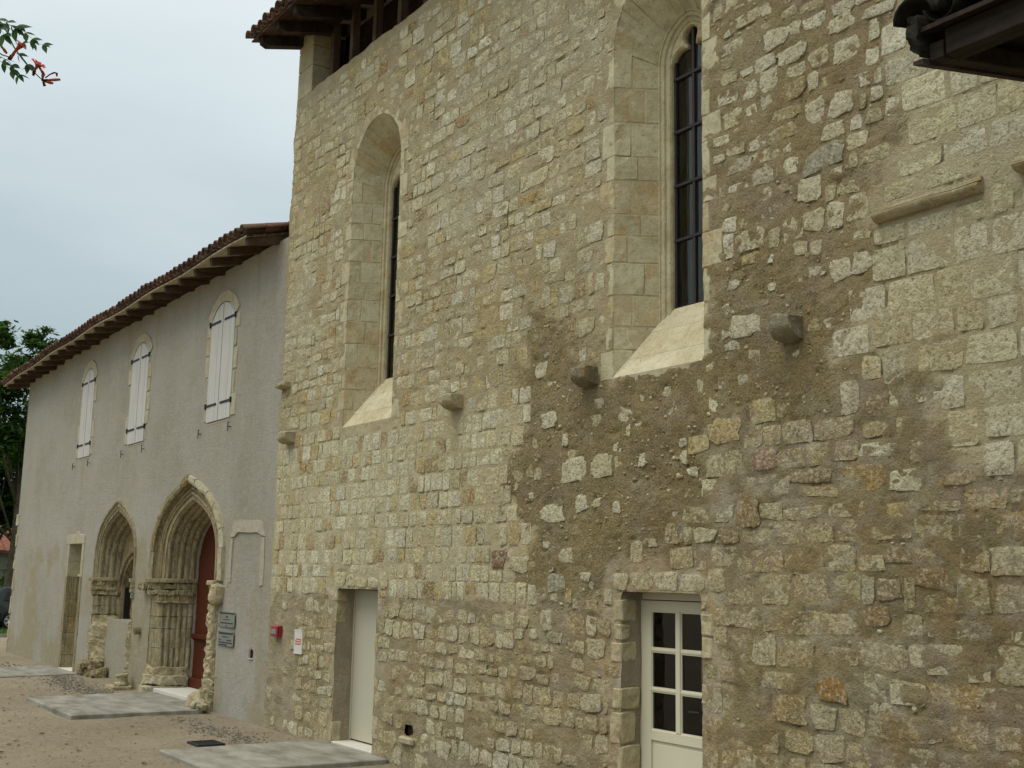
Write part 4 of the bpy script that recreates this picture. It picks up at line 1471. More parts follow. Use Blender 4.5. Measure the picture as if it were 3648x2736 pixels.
# --- shuttered windows
def surround_piece(x0, x1, z0, z1, mat='surround', y=-0.006):
    o = MB().box(x0, x1, y - rng.uniform(0, 0.006), 0.05, z0, z1).build('surround_stone', mat, house, bevel=0.012)
    roughen(o, 0.012, 7, 2, rng.randrange(999))


def shuttered(x, w):
    hw = w / 2
    z = 4.72
    while z < 6.42:
        h = min(rng.uniform(0.22, 0.42), 6.46 - z)
        for sd in (-1, 1):
            e = rng.choice((0.05, 0.09, 0.16, 0.2))
            a, b = sorted((x + sd * (hw + 0.004), x + sd * (hw + e)))
            surround_piece(a, b, z + 0.004, z + h - 0.004)
        z += h
    n = 5
    i_ = seg_arch(hw + 0.004, 0.30, 6.462, 10, x)
    e_ = seg_arch(hw + 0.004, 0.30, 6.462, 10, x, 0.19)
    for k in range(n):
        a = [(q[0], -0.010 - 0.002 * (k % 2), q[1]) for q in i_[2 * k:2 * k + 3] + [(e_[2 * k + 2][0], e_[2 * k + 2][1]), (e_[2 * k][0], e_[2 * k][1])]]
        c = [(p[0], 0.06, p[2]) for p in a]
        MB().hexa(a, c).build('surround_stone', 'surround', house)
    MB().box(x - hw - 0.02, x + hw + 0.02, 0.05, 0.12, 4.6, 6.8).build('window_recess', 'void', house)
    MB().box(x - hw, x + hw, 0.004, 0.06, 4.66, 4.688).build('window_sill', 'surround', house)
    for sd in (-1, 1):
        head = [p for p in seg_arch(hw - 0.012, 0.295, 6.45, 16, x) if (p[0] - x) * sd >= 0.010]
        xi = x + sd * 0.012
        topz = 6.45 + 0.295
        if sd < 0:
            poly = [(x - hw + 0.012, 4.70)] + head + [(xi, topz), (xi, 4.70)]
        else:
            poly = [(xi, 4.70), (xi, topz)] + head + [(x + hw - 0.012, 4.70)]
        leaf = MB().prism_xz(poly, -0.002, 0.028).build('shutter', 'shutter', house)
        # boards of the leaf
        lx0, lx1 = min(p[0] for p in poly), max(p[0] for p in poly)
        nb_ = 3
        for k in range(nb_):
            p0, p1 = lerp(lx0, lx1, k / nb_) + 0.002, lerp(lx0, lx1, (k + 1) / nb_) - 0.002
            top = lambda q: 6.45 + 0.295 * (1 - ((q - x) / (hw - 0.012)) ** 2) - 0.006
            pl = [(p0, 4.705), (p1, 4.705), (p1, top(p1)), ((p0 + p1) / 2, top((p0 + p1) / 2)), (p0, top(p0))]
            MB().prism_xz(pl, -0.012 - 0.0015 * (k % 2), -0.0025).build('board', 'shutter', leaf)
        for hz_ in (6.43, 4.99):
            a, b = sorted((x + sd * (hw + 0.035), x + sd * 0.09))
            MB().box(a, b, -0.024, -0.0145, hz_ - 0.019, hz_ + 0.019).build('strap_hinge', 'iron', leaf)
            MB().box(x + sd * (hw + 0.02) - 0.022, x + sd * (hw + 0.02) + 0.022, -0.034, 0.0, hz_ - 0.045, hz_ + 0.045).build('hinge_pin', 'iron', leaf)
    # shutter catches on the wall
    for sd in (-1, 1):
        xs_ = x + sd * (hw + 0.03) - (0.22 if sd < 0 else 0)
        MB().box(xs_ - 0.006, xs_ + 0.006, -0.045, -0.033, 4.46, 4.60).box(xs_ - 0.008, xs_ + 0.05, -0.045, -0.033, 4.598, 4.612).box(xs_ - 0.007, xs_ + 0.007, -0.035, 0.03, 4.53, 4.545).build('shutter_catch', 'iron', house)


for x, w in SH:
    shuttered(x, w)

# --- walled-up doorway: pale stone edges flush with the render
for p in ([(-17.92, 2.72), (-17.80, 2.96), (-17.55, 2.99), (-16.85, 2.97), (-16.62, 2.93), (-16.52, 2.72), (-16.68, 2.74), (-16.85, 2.78), (-17.6, 2.80), (-17.75, 2.73)],
          [(-17.93, 2.02), (-17.90, 2.70), (-17.80, 2.70), (-17.81, 2.02)], [(-16.66, 1.98), (-16.65, 2.70), (-16.53, 2.70), (-16.50, 1.98)], [(-18.0, 1.95), (-18.02, 2.3), (-17.935, 2.3), (-17.93, 1.95)]):
    o = MB().prism_xz(p, 0.001, 0.03).build('blocked_doorway_stone', 'faint', house)
    roughen(o, 0.03, 3, 2, 5, (1, 0.25, 1))

# --- narrow door
x0, x1, z1 = ND['x0'], ND['x1'], ND['z1']
z = -0.06
while z < z1 - 0.05:
    h = min(rng.uniform(0.3, 0.55), z1 - z)
    for sd, x in ((1, x0), (-1, x1)):
        e = rng.uniform(0.09, 0.16)
        poly = [(x + sd * 0.012, -0.006), (x + sd * 0.012, 0.34), (x - sd * 0.08, 0.34), (x - sd * e, 0.06), (x - sd * e, -0.006)]
        MB().prism_xy(poly, z + 0.003, z + h - 0.003).build('jamb_stone', 'portal' if z < 1.9 else 'surround', house, bevel=0.005)
    z += h
MB().prism_xz([(x0 - 0.2, z1 - 0.015), (x0 - 0.2, z1 + 0.19), (-27.35, z1 + 0.205), (-27.2, z1 + 0.26), (-27.0, z1 + 0.26), (-26.95, z1 + 0.2), (x1 + 0.18, z1 + 0.18), (x1 + 0.18, z1 - 0.015)], -0.012, 0.36).build('lintel', 'surround', house, bevel=0.01)
yd = 0.27
mb = MB().box(x0, x0 + 0.27, yd, yd + 0.05, -0.02, z1).box(x1 - 0.27, x1, yd, yd + 0.05, -0.02, z1)
for a, b in ((-0.02, 0.7), (1.98, 2.1), (2.68, z1)):
    mb.box(x0 + 0.27, x1 - 0.27, yd + 0.002, yd + 0.048, a, b)
dl = mb.build('garden_door', 'cream', house, bevel=0.004)
MB().box(x0 + 0.01, x1 - 0.01, yd - 0.05, yd + 0.01, 2.02, 2.07).build('transom', 'cream', dl, bevel=0.006)
MB().box(-27.28, -27.22, yd - 0.004, yd + 0.046, 0.7, 1.98).build('door_mullion', 'cream', dl)
lv = [0.7, 1.02, 1.34, 1.66, 1.98]
for z in lv[1:-1]:
    MB().box(x0 + 0.27, x1 - 0.27, yd - 0.006, yd + 0.044, z - 0.016, z + 0.016).build('glazing_bar', 'cream', dl)
for a, b in list(zip(lv[:-1], lv[1:])) + [(2.1, 2.68)]:
    for p, q in ((x0 + 0.27, -27.28), (-27.22, x1 - 0.27)):
        MB().add([(p, yd + 0.02, a), (q, yd + 0.02, a), (q, yd + 0.02, b), (p, yd + 0.02, b)], [(0, 1, 2, 3)]).build('pane', 'glass', dl, fix=False)
b = MB().box(x0 - 0.3, x1 + 0.3, 0.40, 2.2, -0.2, z1 + 0.3)
b.f = [f for f in b.f if f != (0, 1, 5, 4)]
b.build('interior', 'void', house)
MB().box(x0 - 0.02, x1 + 0.02, -0.08, 0.35, -0.05, -0.003).build('threshold', 'threshold', house)

# --- letter slot and spout
MB().box(SLOT[0] - 0.02, SLOT[1] + 0.02, 0.04, 0.09, SLOT[2] - 0.02, SLOT[3] + 0.02).build('letter_slot', 'iron', house)
MB().box(SLOT[0] - 0.012, SLOT[0], -0.002, 0.03, SLOT[2] - 0.008, SLOT[3] + 0.01).box(SLOT[0] - 0.012, SLOT[1] + 0.01, -0.002, 0.03, SLOT[2] - 0.016, SLOT[2] - 0.002).build('slot_rim', 'shutter', house)
MB().tube([(-22.22, 0.05, 1.08), (-22.22, -0.10, 1.06)], [0.075, 0.07], 12).tube([(-22.22, -0.10, 1.06), (-22.22, -0.103, 1.06)], [0.045, 0.02], 12).build('spout', 'corbel', house)

# --- Gothic arches
def ribbed(o0, y0, o1, y1, n, amp):
    """profile from (o0,y0) to (o1,y1) with n rounded ribs"""
    P = []
    dx, dy = o1 - o0, y1 - y0
    L = math.hypot(dx, dy)
    nx_, ny_ = dy / L, -dx / L
    for i in range(n):
        for k in range(6):
            t = (i + k / 6) / n
            b = math.sin(math.pi * k / 6) * amp * (1.0 if i % 2 == 0 else 0.55)
            P.append((o0 + dx * t - nx_ * b * -1, y0 + dy * t + ny_ * b))
    P.append((o1, y1))
    return P


def side_pier(cx, sd, prof, z0, z1, mat, name, owner, rough=0.0, cuts=0, seed=0):
    """vertical strip extruded from a plan profile of (half-width, y)"""
    rows = []
    nz = max(2, int((z1 - z0) / 0.06))
    for i in range(nz + 1):
        z = lerp(z0, z1, i / nz)
        rows.append([(cx + sd * w, y, z) for w, y in prof])
    o = MB().grid(rows).build(name, mat, owner)
    if rough:
        roughen(o, rough, 6, cuts, seed)
    return o


# portal (door arch)
P_HW, P_RISE = 1.08, 1.22                    # opening at the door
zs = A2['zs']; cx = A2['cx']
inner = ribbed(0.0, 0.60, 0.18, 0.09, 5, 0.030)
front = [(o_ - 0.16, y_) for o_, y_ in ((0.34, 0.075), (0.455, 0.072), (0.462, 0.045), (0.49, 0.035), (0.515, 0.05), (0.525, 0.085), (0.55, 0.085), (0.57, 0.05), (0.60, 0.035), (0.63, 0.06), (0.655, 0.10), (0.70, 0.09), (0.74, 0.03))]
rise_p = 1.22
rf_p = lambda o: (1.22 + o, 4.1) if o < 0.18 else (1.40 + (o - 0.18) * 0.72, 4.1 - (o - 0.18) * 0.5)
arc = MB().grid(sweep_arch(inner + front, P_HW, rise_p, zs, cx, 16, None, rf_p)).build('archivolt', 'portal', house, smooth=False)
MB().grid(sweep_arch([(0.0, 0.60), (-0.005, 0.69)], P_HW, rise_p, zs, cx, 16, 0.0, rf_p)).build('door_arch_reveal', 'plaster', house)
# projecting hood stones, broken here and there
n = 16
lo = arch_p(P_HW + 0.575, rf_p(0.575)[0], zs, rf_p(0.575)[1], n, cx)
cuts = [0, 3, 5, 8, 10, 13, 16, 19, 22, 24, 27, 29, 32]
for i0, i1 in zip(cuts[:-1], cuts[1:]):
    th = rng.uniform(0.16, 0.22)
    hi = arch_p(P_HW + 0.575 + th, rf_p(0.575 + th)[0], zs, rf_p(0.575 + th)[1], n, cx)
    pr = rng.uniform(0.04, 0.07)
    P = [Vector((lo[i][0], 0, lo[i][1])) for i in range(i0, i1 + 1)]
    Q = [Vector((hi[i][0], 0, hi[i][1])) for i in range(i0, i1 + 1)]
    for a in (P, Q):
        a[0] = a[0].lerp(a[1], 0.04); a[-1] = a[-1].lerp(a[-2], 0.04)
    rows = []
    for p, q in zip(P, Q):
        m_ = p.lerp(q, 0.35)
        rows.append([(p.x, 0.06, p.z), (p.x, -pr * 0.6, p.z), (m_.x, -pr, m_.z), (q.x, -pr * 0.8, q.z), (q.x, 0.06, q.z)])
    o = MB().grid(rows, True)
    o.f += [(0, 1, 2, 3, 4), tuple(len(rows) * 5 - 5 + k for k in (4, 3, 2, 1, 0))]
    o = o.build('hood_stone', 'surround' if i0 >= 16 else 'portal', house)
    roughen(o, 0.022, 8, 1, i0 + 50)
# jambs
for sd in (-1, 1):
    body = [(P_HW + o_, y_) for o_, y_ in ribbed(0.0, 0.60, 0.20, 0.07, 6, 0.030)] + [(P_HW + 0.34, 0.02), (P_HW + 0.54, 0.005), (P_HW + 0.64, 0.02), (P_HW + 0.86, 0.03)]
    for k, (a, b) in enumerate(((0.46, 0.80), (0.803, 1.14), (1.143, 1.36), (1.363, 1.64))):
        side_pier(cx, sd, [(w_ + rng.uniform(-0.004, 0.004), y_) for w_, y_ in body], a, b, 'portal', 'jamb_course', house, 0.018 if sd < 0 else 0.05, 0, 60 + k)
    # capital: three mouldings and a band of worn leaves
    for z0, z1, e, ro in ((1.965, 2.035, 0.10, 0.012), (1.84, 1.965, 0.05, 0.045), (1.745, 1.835, 0.06, 0.04), (1.62, 1.745, 0.015, 0.03), (1.60, 1.63, 0.05, 0.012)):
        p2 = [(P_HW - e * 0.5, 0.62), (P_HW - e * 0.5, 0.55 - e), (P_HW + 0.05 - e * 0.4, 0.36 - e), (P_HW + 0.11 - e * 0.4, 0.20 - e), (P_HW + 0.18 - e * 0.3, 0.06 - e), (P_HW + 0.44, -0.02 - e), (P_HW + 0.64, -0.02 - e), (P_HW + 0.68, 0.08)]
        if z1 < 1.75:
            p2 = p2[:-3] + [(P_HW + 0.26, 0.0), (P_HW + 0.64, 0.012), (P_HW + 0.82, 0.06)]
        X = [(cx + sd * w_, y_) for w_, y_ in p2]
        o = MB().prism_xy(X, z0, z1).build('capital', 'portal' if sd < 0 else 'rough', house, bevel=0.008)
        roughen(o, ro, 9, 4, int(z0 * 100))
    # worn base
    p2 = [(P_HW, 0.62), (P_HW - 0.02, 0.45), (P_HW + 0.08, 0.2), (P_HW + 0.18, 0.02), (P_HW + 0.44, -0.03), (P_HW + 0.62, 0.0), (P_HW + 0.64, 0.1)]
    for z0, z1, e, ro in ((0.30, 0.47, 0.02, 0.06), (0.14, 0.32, 0.07, 0.08), (-0.05, 0.13, 0.12, 0.03)):
        X = [(cx + sd * (w_ - e * (0.5 if i < 4 else 0)), y_ - e) for i, (w_, y_) in enumerate(p2)]
        o = MB().prism_xy(X, z0, z1).build('plinth', 'rough', house, bevel=0.01)
        roughen(o, ro, 5, 5, int(z0 * 100) + 7 * sd)
# the carved end of the capital on the left and the ball-like worn one on the right
for sd, w0, w1, m_ in ((-1, 0.66, 1.06, 'portal'), (1, 0.56, 0.84, 'jambwash')):
    a, b = sorted((cx + sd * (P_HW + w0), cx + sd * (P_HW + w1)))
    if sd > 0:
        o = MB().box(a, b, -0.16, 0.05, 1.66, 1.99).build('carved_stop', m_, house, bevel=0.09, seg=3)
        roughen(o, 0.06, 4, 1, 81)
    else:
        o = MB().box(a, b, -0.16, 0.05, 1.80, 2.0).build('carved_stop', m_, house, bevel=0.05, seg=2)
        roughen(o, 0.07, 6, 2, 82)
# ragged broken edge of the right jamb
rows = []
for i in range(34):
    z = 0.03 + 1.62 * i / 33
    e = 0.05 + 0.02 * math.sin(z * 9) + max(0, 0.45 - z) * 0.40
    rows.append([(-18.62 - e * 0.2, 0.34, z), (-18.64 - e, 0.22, z), (-18.64 - e, 0.06, z), (-18.62 - e * 0.8, -0.025, z), (-18.56, -0.03, z), (-18.48, -0.012, z), (-18.44, 0.05, z)])
o = MB().grid(rows).build('jamb_edge', 'jambwash', house)
roughen(o, 0.055, 10, 1, 77)
# red door
dp = [(cx - P_HW + 0.006, 0.13)] + arch_p(P_HW - 0.006, 1.21, zs, 4.1, 14, cx) + [(cx + P_HW - 0.006, 0.13)]
door = MB().prism_xz(dp, 0.655, 0.70).build('portal_door', 'red', house)
for k in range(12):
    a = cx - P_HW + 0.0 + k * 0.18
    zt = np.interp(a + 0.09, [p[0] for p in dp[1:-1]], [p[1] for p in dp[1:-1]]) - 0.16
    MB().box(a + 0.003, a + 0.177, 0.645, 0.656, 0.2, max(1.9, zt - 0.05)).build('plank', 'red', door, bevel=0.003)
o = MB().box(cx - P_HW - 0.01, cx + P_HW, 0.585, 0.6445, 0.98, 1.065).box(cx - P_HW, cx + P_HW, 0.61, 0.6445, 0.95, 0.98).build('rail', 'red', door, bevel=0.012)
MB().box(cx - P_HW - 0.01, cx + P_HW, 0.58, 0.6445, 0.12, 0.29).build('weatherboard', 'red', door, bevel=0.02)
MB().box(cx - 1.16, cx + 1.16, -0.02, 0.80, -0.02, 0.115).build('threshold', 'threshold', house, bevel=0.006)

# window arch
zs = A1['zs']; cx = A1['cx']
Wi, Ri = 0.98, 1.10
inner = ribbed(0.0, 0.56, 0.26, 0.03, 5, 0.030)
front = [(0.26, 0.015), (0.31, 0.012), (0.315, 0.0), (0.345, -0.012), (0.36, 0.012), (0.375, 0.012), (0.395, -0.022), (0.425, -0.028), (0.445, -0.012), (0.46, 0.02)]
rf_w = lambda o: (1.12 + o, 4.2) if o < 0.26 else (1.38 + (o - 0.26) * 1.3, 4.2 - (o - 0.26) * 1.0)
MB().grid(sweep_arch(inner + front, Wi, Ri, zs, cx, 16, None, rf_w)).build('archivolt', 'portal', house)
for sd in (-1, 1):
    body = [(Wi + o_, y_) for o_, y_ in ribbed(0.0, 0.52, 0.28, 0.02, 5, 0.028)] + [(Wi + 0.36, -0.005), (Wi + 0.42, 0.03)]
    for a, b, ro in ((1.44, 1.64, 0.02), (1.26, 1.43, 0.03)):
        side_pier(cx, sd, body, a, b, 'portal', 'jamb_course', house, ro, 0, int(a * 50))
    o = side_pier(cx, sd, [(Wi + 0.02, 0.5), (Wi + 0.06, 0.36), (Wi + 0.14, 0.24), (Wi + 0.22, 0.12), (Wi + 0.30, 0.03), (Wi + 0.40, -0.02), (Wi + 0.44, 0.04)], 0.0, 1.25, 'jambwash', 'jamb_rubble', house, 0.09, 1, 71)
    for z0, z1, e, ro in ((1.95, 2.02, 0.08, 0.02), (1.83, 1.95, 0.04, 0.06), (1.76, 1.83, 0.055, 0.03), (1.65, 1.76, 0.02, 0.04)):
        p2 = [(Wi - e * 0.4, 0.5), (Wi - e * 0.4, 0.42 - e), (Wi + 0.10 - e * 0.4, 0.26 - e), (Wi + 0.18, 0.14 - e), (Wi + 0.28, 0.02 - e), (Wi + 0.46, -0.01 - e), (Wi + 0.48, 0.08)]
        o = MB().prism_xy([(cx + sd * w_, y_) for w_, y_ in p2], z0, z1).build('capital', 'portal' if sd < 0 else 'rough', house, bevel=0.008)
        roughen(o, ro, 9, 4, int(z0 * 90))
for k, (x, z, w_, h_) in enumerate(((-25.95, -0.02, 0.35, 0.22), (-25.62, -0.04, 0.42, 0.22), (-25.22, -0.04, 0.38, 0.20), (-25.6, 0.16, 0.4, 0.15))):
    o = MB().box(x, x + w_, -0.12 + 0.03 * (k % 3), 0.2, z, z + h_).build('base_rubble', 'portal', house, bevel=0.05, seg=2)
    roughen(o, 0.10, 5, 2, k + 90)
# infill wall with a round-headed window in it
yf = 0.46
op_hw, op_zs, op_zb = 0.92, 1.72, 1.17
hd = [(cx + op_hw * math.cos(math.pi - math.pi * i / 16), op_zs + op_hw * 0.80 * math.sin(math.pi * i / 16)) for i in range(17)]
opening = [(cx - op_hw, op_zb)] + hd + [(cx + op_hw, op_zb)]
big = arch_poly(Wi + 0.06, Ri, zs, op_zb, cx, 0, 8)
gw = grid_wall('infill_wall', np.linspace(cx - 1.15, cx + 1.15, 60), np.linspace(op_zb, 3.2, 54), [opening], lambda x, z: yf - fbm(x * 2, z * 2, 3, 61) * 0.01, 'portal', house)
MB().add([(cx - 1.25, 0.26, -0.1), (cx + 1.25, 0.26, -0.1), (cx + 1.25, 0.26, op_zb), (cx - 1.25, 0.26, op_zb), (cx - 1.25, 0.75, op_zb), (cx + 1.25, 0.75, op_zb)], [(0, 1, 2, 3), (3, 2, 5, 4)]).build('panel_below_window', 'plaster', house)
add_float(bpy.data.objects['panel_below_window'].data, 'damp', [0.55, 0.45, 0.2, 0.25, 0.1, 0.1])
MB().grid([[(x, yf, z) for x, z in opening], [(cx + (x - cx) * 0.94, yf + 0.28, z) for x, z in opening]]).build('window_reveal', 'portal', house)
r1 = [(cx + (op_hw + 0.05) * math.cos(math.pi - math.pi * i / 16), op_zs + 0.04 + (op_hw * 0.80 + 0.05) * math.sin(math.pi * i / 16)) for i in range(17)]
rows = []
for e, y in ((0.0, yf), (0.0, yf - 0.05), (0.05, yf - 0.07), (0.09, yf - 0.05), (0.10, yf)):
    rows.append([(cx + (x - cx) * (1 + e / op_hw), y, op_zs + (z - op_zs) * (1 + e / op_hw)) for x, z in r1])
MB().grid(rows).build('window_hood', 'portal', house)
win = MB().box(cx - op_hw, cx - op_hw + 0.06, yf + 0.20, yf + 0.26, op_zb, op_zs + 0.2).box(cx - 0.05, cx + 0.05, yf + 0.20, yf + 0.26, op_zb, op_zs + 0.55).box(cx + op_hw - 0.06, cx + op_hw, yf + 0.20, yf + 0.26, op_zb, op_zs + 0.2).box(cx - op_hw, cx + op_hw, yf + 0.19, yf + 0.27, op_zb, op_zb + 0.09).build('window', 'red', house, bevel=0.006)
MB().box(cx - op_hw + 0.02, cx - op_hw + 0.07, yf + 0.06, yf + 0.17, op_zb + 0.01, op_zs + 0.1).build('casement_edge', 'iron', win)
MB().prism_xz([(cx - 0.86, op_zb + 0.09), (cx - 0.05, op_zb + 0.09), (cx - 0.05, op_zb + 0.55), (cx - 0.3, op_zb + 0.42), (cx - 0.86, op_zb + 0.3)], yf + 0.17, yf + 0.195).build('lower_panel', 'red', win)
MB().add([(cx - op_hw, yf + 0.23, op_zb), (cx + op_hw, yf + 0.23, op_zb), (cx + op_hw, yf + 0.23, op_zs + 0.62), (cx - op_hw, yf + 0.23, op_zs + 0.62)], [(0, 1, 2, 3)]).build('pane', 'glass', win, fix=False)
b = MB().box(cx - 1.0, cx + 1.0, yf + 0.285, 2.2, 0.9, 2.8)
b.f = [f for f in b.f if f != (0, 1, 5, 4)]
b.build('interior', 'void', house)

# ------------------------------------------------------------------ things on the walls
def plaque(x0, x1, z0, z1, lines, label):
    t = thing('plaque', label, 'plaque', ((x0 + x1) / 2, -0.03, z0), 'wall plaques beside the portal')
    y = -0.010
    MB().box(x0, x1, y, 0.0, z0, z1).build('plate', 'plaque', t, bevel=0.003)
    for px in (x0 + 0.018, x1 - 0.018):
        for pz in (z0 + 0.014, z1 - 0.014):
            MB().tube([(px, y, pz), (px, y - 0.006, pz)], 0.009, 8).build('screw', 'iron', t)
    for zf, hf, a, b, nw in lines:
        mb = MB()
        x = lerp(x0, x1, a)
        xe = lerp(x0, x1, b)
        z = lerp(z0, z1, zf); hh = hf * (z1 - z0)
        k = 0
        while x < xe:
            w = (xe - lerp(x0, x1, a)) / nw * rng.uniform(0.5, 0.95)
            mb.box(x, min(x + w, xe), y - 0.0015, y - 0.0002, z - hh / 2 * rng.uniform(0.8, 1.1), z + hh / 2)
            x += w + 0.006
        mb.build('lettering', 'ink', t)


plaque(-18.16, -17.51, 1.32, 1.555, [(0.91, 0.10, 0.05, 0.95, 11), (0.68, 0.13, 0.45, 0.57, 1), (0.50, 0.05, 0.27, 0.74, 6), (0.27, 0.08, 0.10, 0.94, 12), (0.10, 0.07, 0.46, 0.54, 1)], 'upper grey plaque with a dark top line and small emblem beside the portal')
plaque(-18.16, -17.52, 1.03, 1.255, [(0.86, 0.13, 0.05, 0.95, 9), (0.62, 0.06, 0.28, 0.70, 5), (0.40, 0.09, 0.06, 0.20, 2), (0.40, 0.09, 0.58, 0.90, 4), (0.23, 0.09, 0.05, 0.95, 9), (0.08, 0.08, 0.10, 0.62, 5)], 'lower grey plaque with four dark lines of lettering beside the portal')

fb = thing('fire_alarm_box', 'small red fire alarm call box on the wall between portal and pale door', 'alarm', (-15.8, -0.03, 1.28))
MB().box(-15.93, -15.69, -0.05, 0.01, 1.275, 1.435).build('back_box', 'redbox', fb, bevel=0.008)
MB().box(-15.925, -15.695, -0.085, -0.056, 1.28, 1.43).build('front_cover', 'redbox', fb, bevel=0.01)
MB().box(-15.89, -15.73, -0.091, -0.084, 1.315, 1.385).build('break_panel', 'greyglass', fb, bevel=0.003)
nb_ = thing('notice_panel', 'narrow white wall panel with a small orange-red label beside the pale door', 'panel', (-15.1, -0.03, 1.09))
MB().box(-15.24, -14.99, -0.022, 0.01, 1.085, 1.405).build('panel', 'whitebox', nb_, bevel=0.005)
MB().box(-15.245, -14.985, -0.026, -0.018, 1.392, 1.408).box(-15.245, -14.985, -0.026, -0.018, 1.080, 1.094).build('panel_rim', 'whitebox', nb_)
lab = MB().box(-15.17, -15.02, -0.0240, -0.0205, 1.205, 1.285).build('label', 'orange', nb_)
MB().box(-15.155, -15.035, -0.0250, -0.0242, 1.255, 1.268).box(-15.155, -15.035, -0.0250, -0.0242, 1.222, 1.236).build('label_text', 'whitebox', lab)
for z in (1.20, 1.225, 1.25):
    MB().box(-15.20, -15.185, -0.0245, -0.021, z, z + 0.013).build('mark', 'ink', nb_)

# ------------------------------------------------------------------ on the ground
def slab(poly, z1, label):
    o = MB().prism_xy(poly, -0.10, z1).build('concrete_slab', 'concrete', None, bevel=0.012)
    return tag(o, label, 'slab', 'concrete slabs at the doors')


slab([(-20.95, -2.2), (-18.12, -2.2), (-18.05, -0.22), (-18.8, -0.025), (-21.1, -0.03)], 0.058, 'concrete slab in front of the red portal door')
slab([(-28.2, -1.9), (-25.6, -1.95), (-25.9, -0.09), (-28.3, -0.09)], 0.012, 'far concrete slab in front of the narrow cream door')
slab([(-14.35, -2.12), (-12.55, -2.12), (-12.45, -0.02), (-14.30, -0.02)], 0.040, 'nearest concrete slab in front of the pale flush door')
gr = thing('drain_grate', 'square dark iron drain grate let into the gravel by the near slab', 'grate', (-14.86, -1.34, 0))
MB().box(-15.06, -14.66, -1.52, -1.49, -0.03, 0.016).box(-15.06, -14.66, -1.19, -1.16, -0.03, 0.016).box(-15.06, -15.03, -1.49, -1.19, -0.03, 0.016).box(-14.69, -14.66, -1.49, -1.19, -0.03, 0.016).build('frame', 'grate', gr)
for k in range(7):
    MB().box(-15.03 + 0.05 * k + 0.008, -15.03 + 0.05 * k + 0.032, -1.49, -1.19, -0.03, 0.010).build('bar', 'grate', gr)
MB().box(-15.05, -14.67, -1.51, -1.17, -0.06, -0.024).build('pit', 'void', gr)

fr = thing('stone_fragment', 'broken carved column base standing on a flat stone by the window arch', 'stone', (-22.5, -0.22, 0))
o = MB().box(-22.78, -22.2, -0.42, -0.06, -0.03, 0.06).build('flat_stone', 'rough', fr, bevel=0.015)
roughen(o, 0.035, 6, 3, 4)
rows = []
for z, r in ((0.06, 0.13), (0.10, 0.13), (0.13, 0.10), (0.20, 0.095), (0.23, 0.12), (0.26, 0.12), (0.262, 0.0)):
    rows.append([(-22.45 + r * 1.2 * math.cos(2 * math.pi * k / 12), -0.20 + r * math.sin(2 * math.pi * k / 12), z) for k in range(12)])
o = MB().grid(rows, True).build('column_base', 'rough', fr)
roughen(o, 0.03, 8, 1, 5)


def boulder(x, y, z, r, sx, sy, sz, seed, label):
    bm = bmesh.new()
    bmesh.ops.create_icosphere(bm, subdivisions=3, radius=r)
    me = bpy.data.meshes.new('loose_stone')
    bm.to_mesh(me); bm.free()
    o = mk('loose_stone', me, 'rough', None, (x, y, z))
    o.scale = (sx, sy, sz)
    roughen(o, r * 0.5, 3 / r * 0.45, 0, seed)
    return tag(o, label, 'stone')


boulder(-18.15, -0.24, 0.10, 0.13, 1.2, 1, 0.9, 3, 'rounded pale stone on the ground against the right portal jamb')
boulder(-18.52, -0.16, 0.10, 0.20, 1.2, 0.8, 0.9, 8, 'larger rough stone under the right portal jamb beside the slab')

PEB = []
bm = bmesh.new(); bmesh.ops.create_icosphere(bm, subdivisions=1, radius=1.0)
ico_v = np.array([v.co for v in bm.verts]); ico_f = [tuple(v.index for v in f.verts) for f in bm.faces]
bm.free()


def pebbles(name, spots, mat, label, cat, flat=0.6):
    V = []; F = []
    for k, (x, y, r) in enumerate(spots):
        a = rng.uniform(0, 6.28); c, s = math.cos(a), math.sin(a)
        e = (rng.uniform(0.7, 1.4), rng.uniform(0.6, 1.1), flat * rng.uniform(0.6, 1.2))
        v = ico_v * np.array(e) * r * (1 + nrng.uniform(-0.2, 0.2, (len(ico_v), 1)))
        v = np.stack([v[:, 0] * c - v[:, 1] * s, v[:, 0] * s + v[:, 1] * c, v[:, 2]], 1)
        V.append(v + np.array((x, y, float(ground_z(x, y)) + r * flat * 0.35)))
        F += [tuple(q + 12 * k for q in f) for f in ico_f]
    o = mk(name, fast_mesh(name, np.concatenate(V), F, False), mat)
    tag(o, label, cat)
    o['kind'] = 'stuff'
    return o


def in_patch(A, n, r0, r1):
    out = []
    for _ in range(n):
        t = rng.random()
        i = min(int(t * (len(A) - 1)), len(A) - 2); u = t * (len(A) - 1) - i
        x, y, w = (lerp(A[i][q], A[i + 1][q], u) for q in range(3))
        out.append((x + rng.gauss(0, 0.3), y + rng.gauss(0, w), rng.uniform(r0, r1)))
    return out


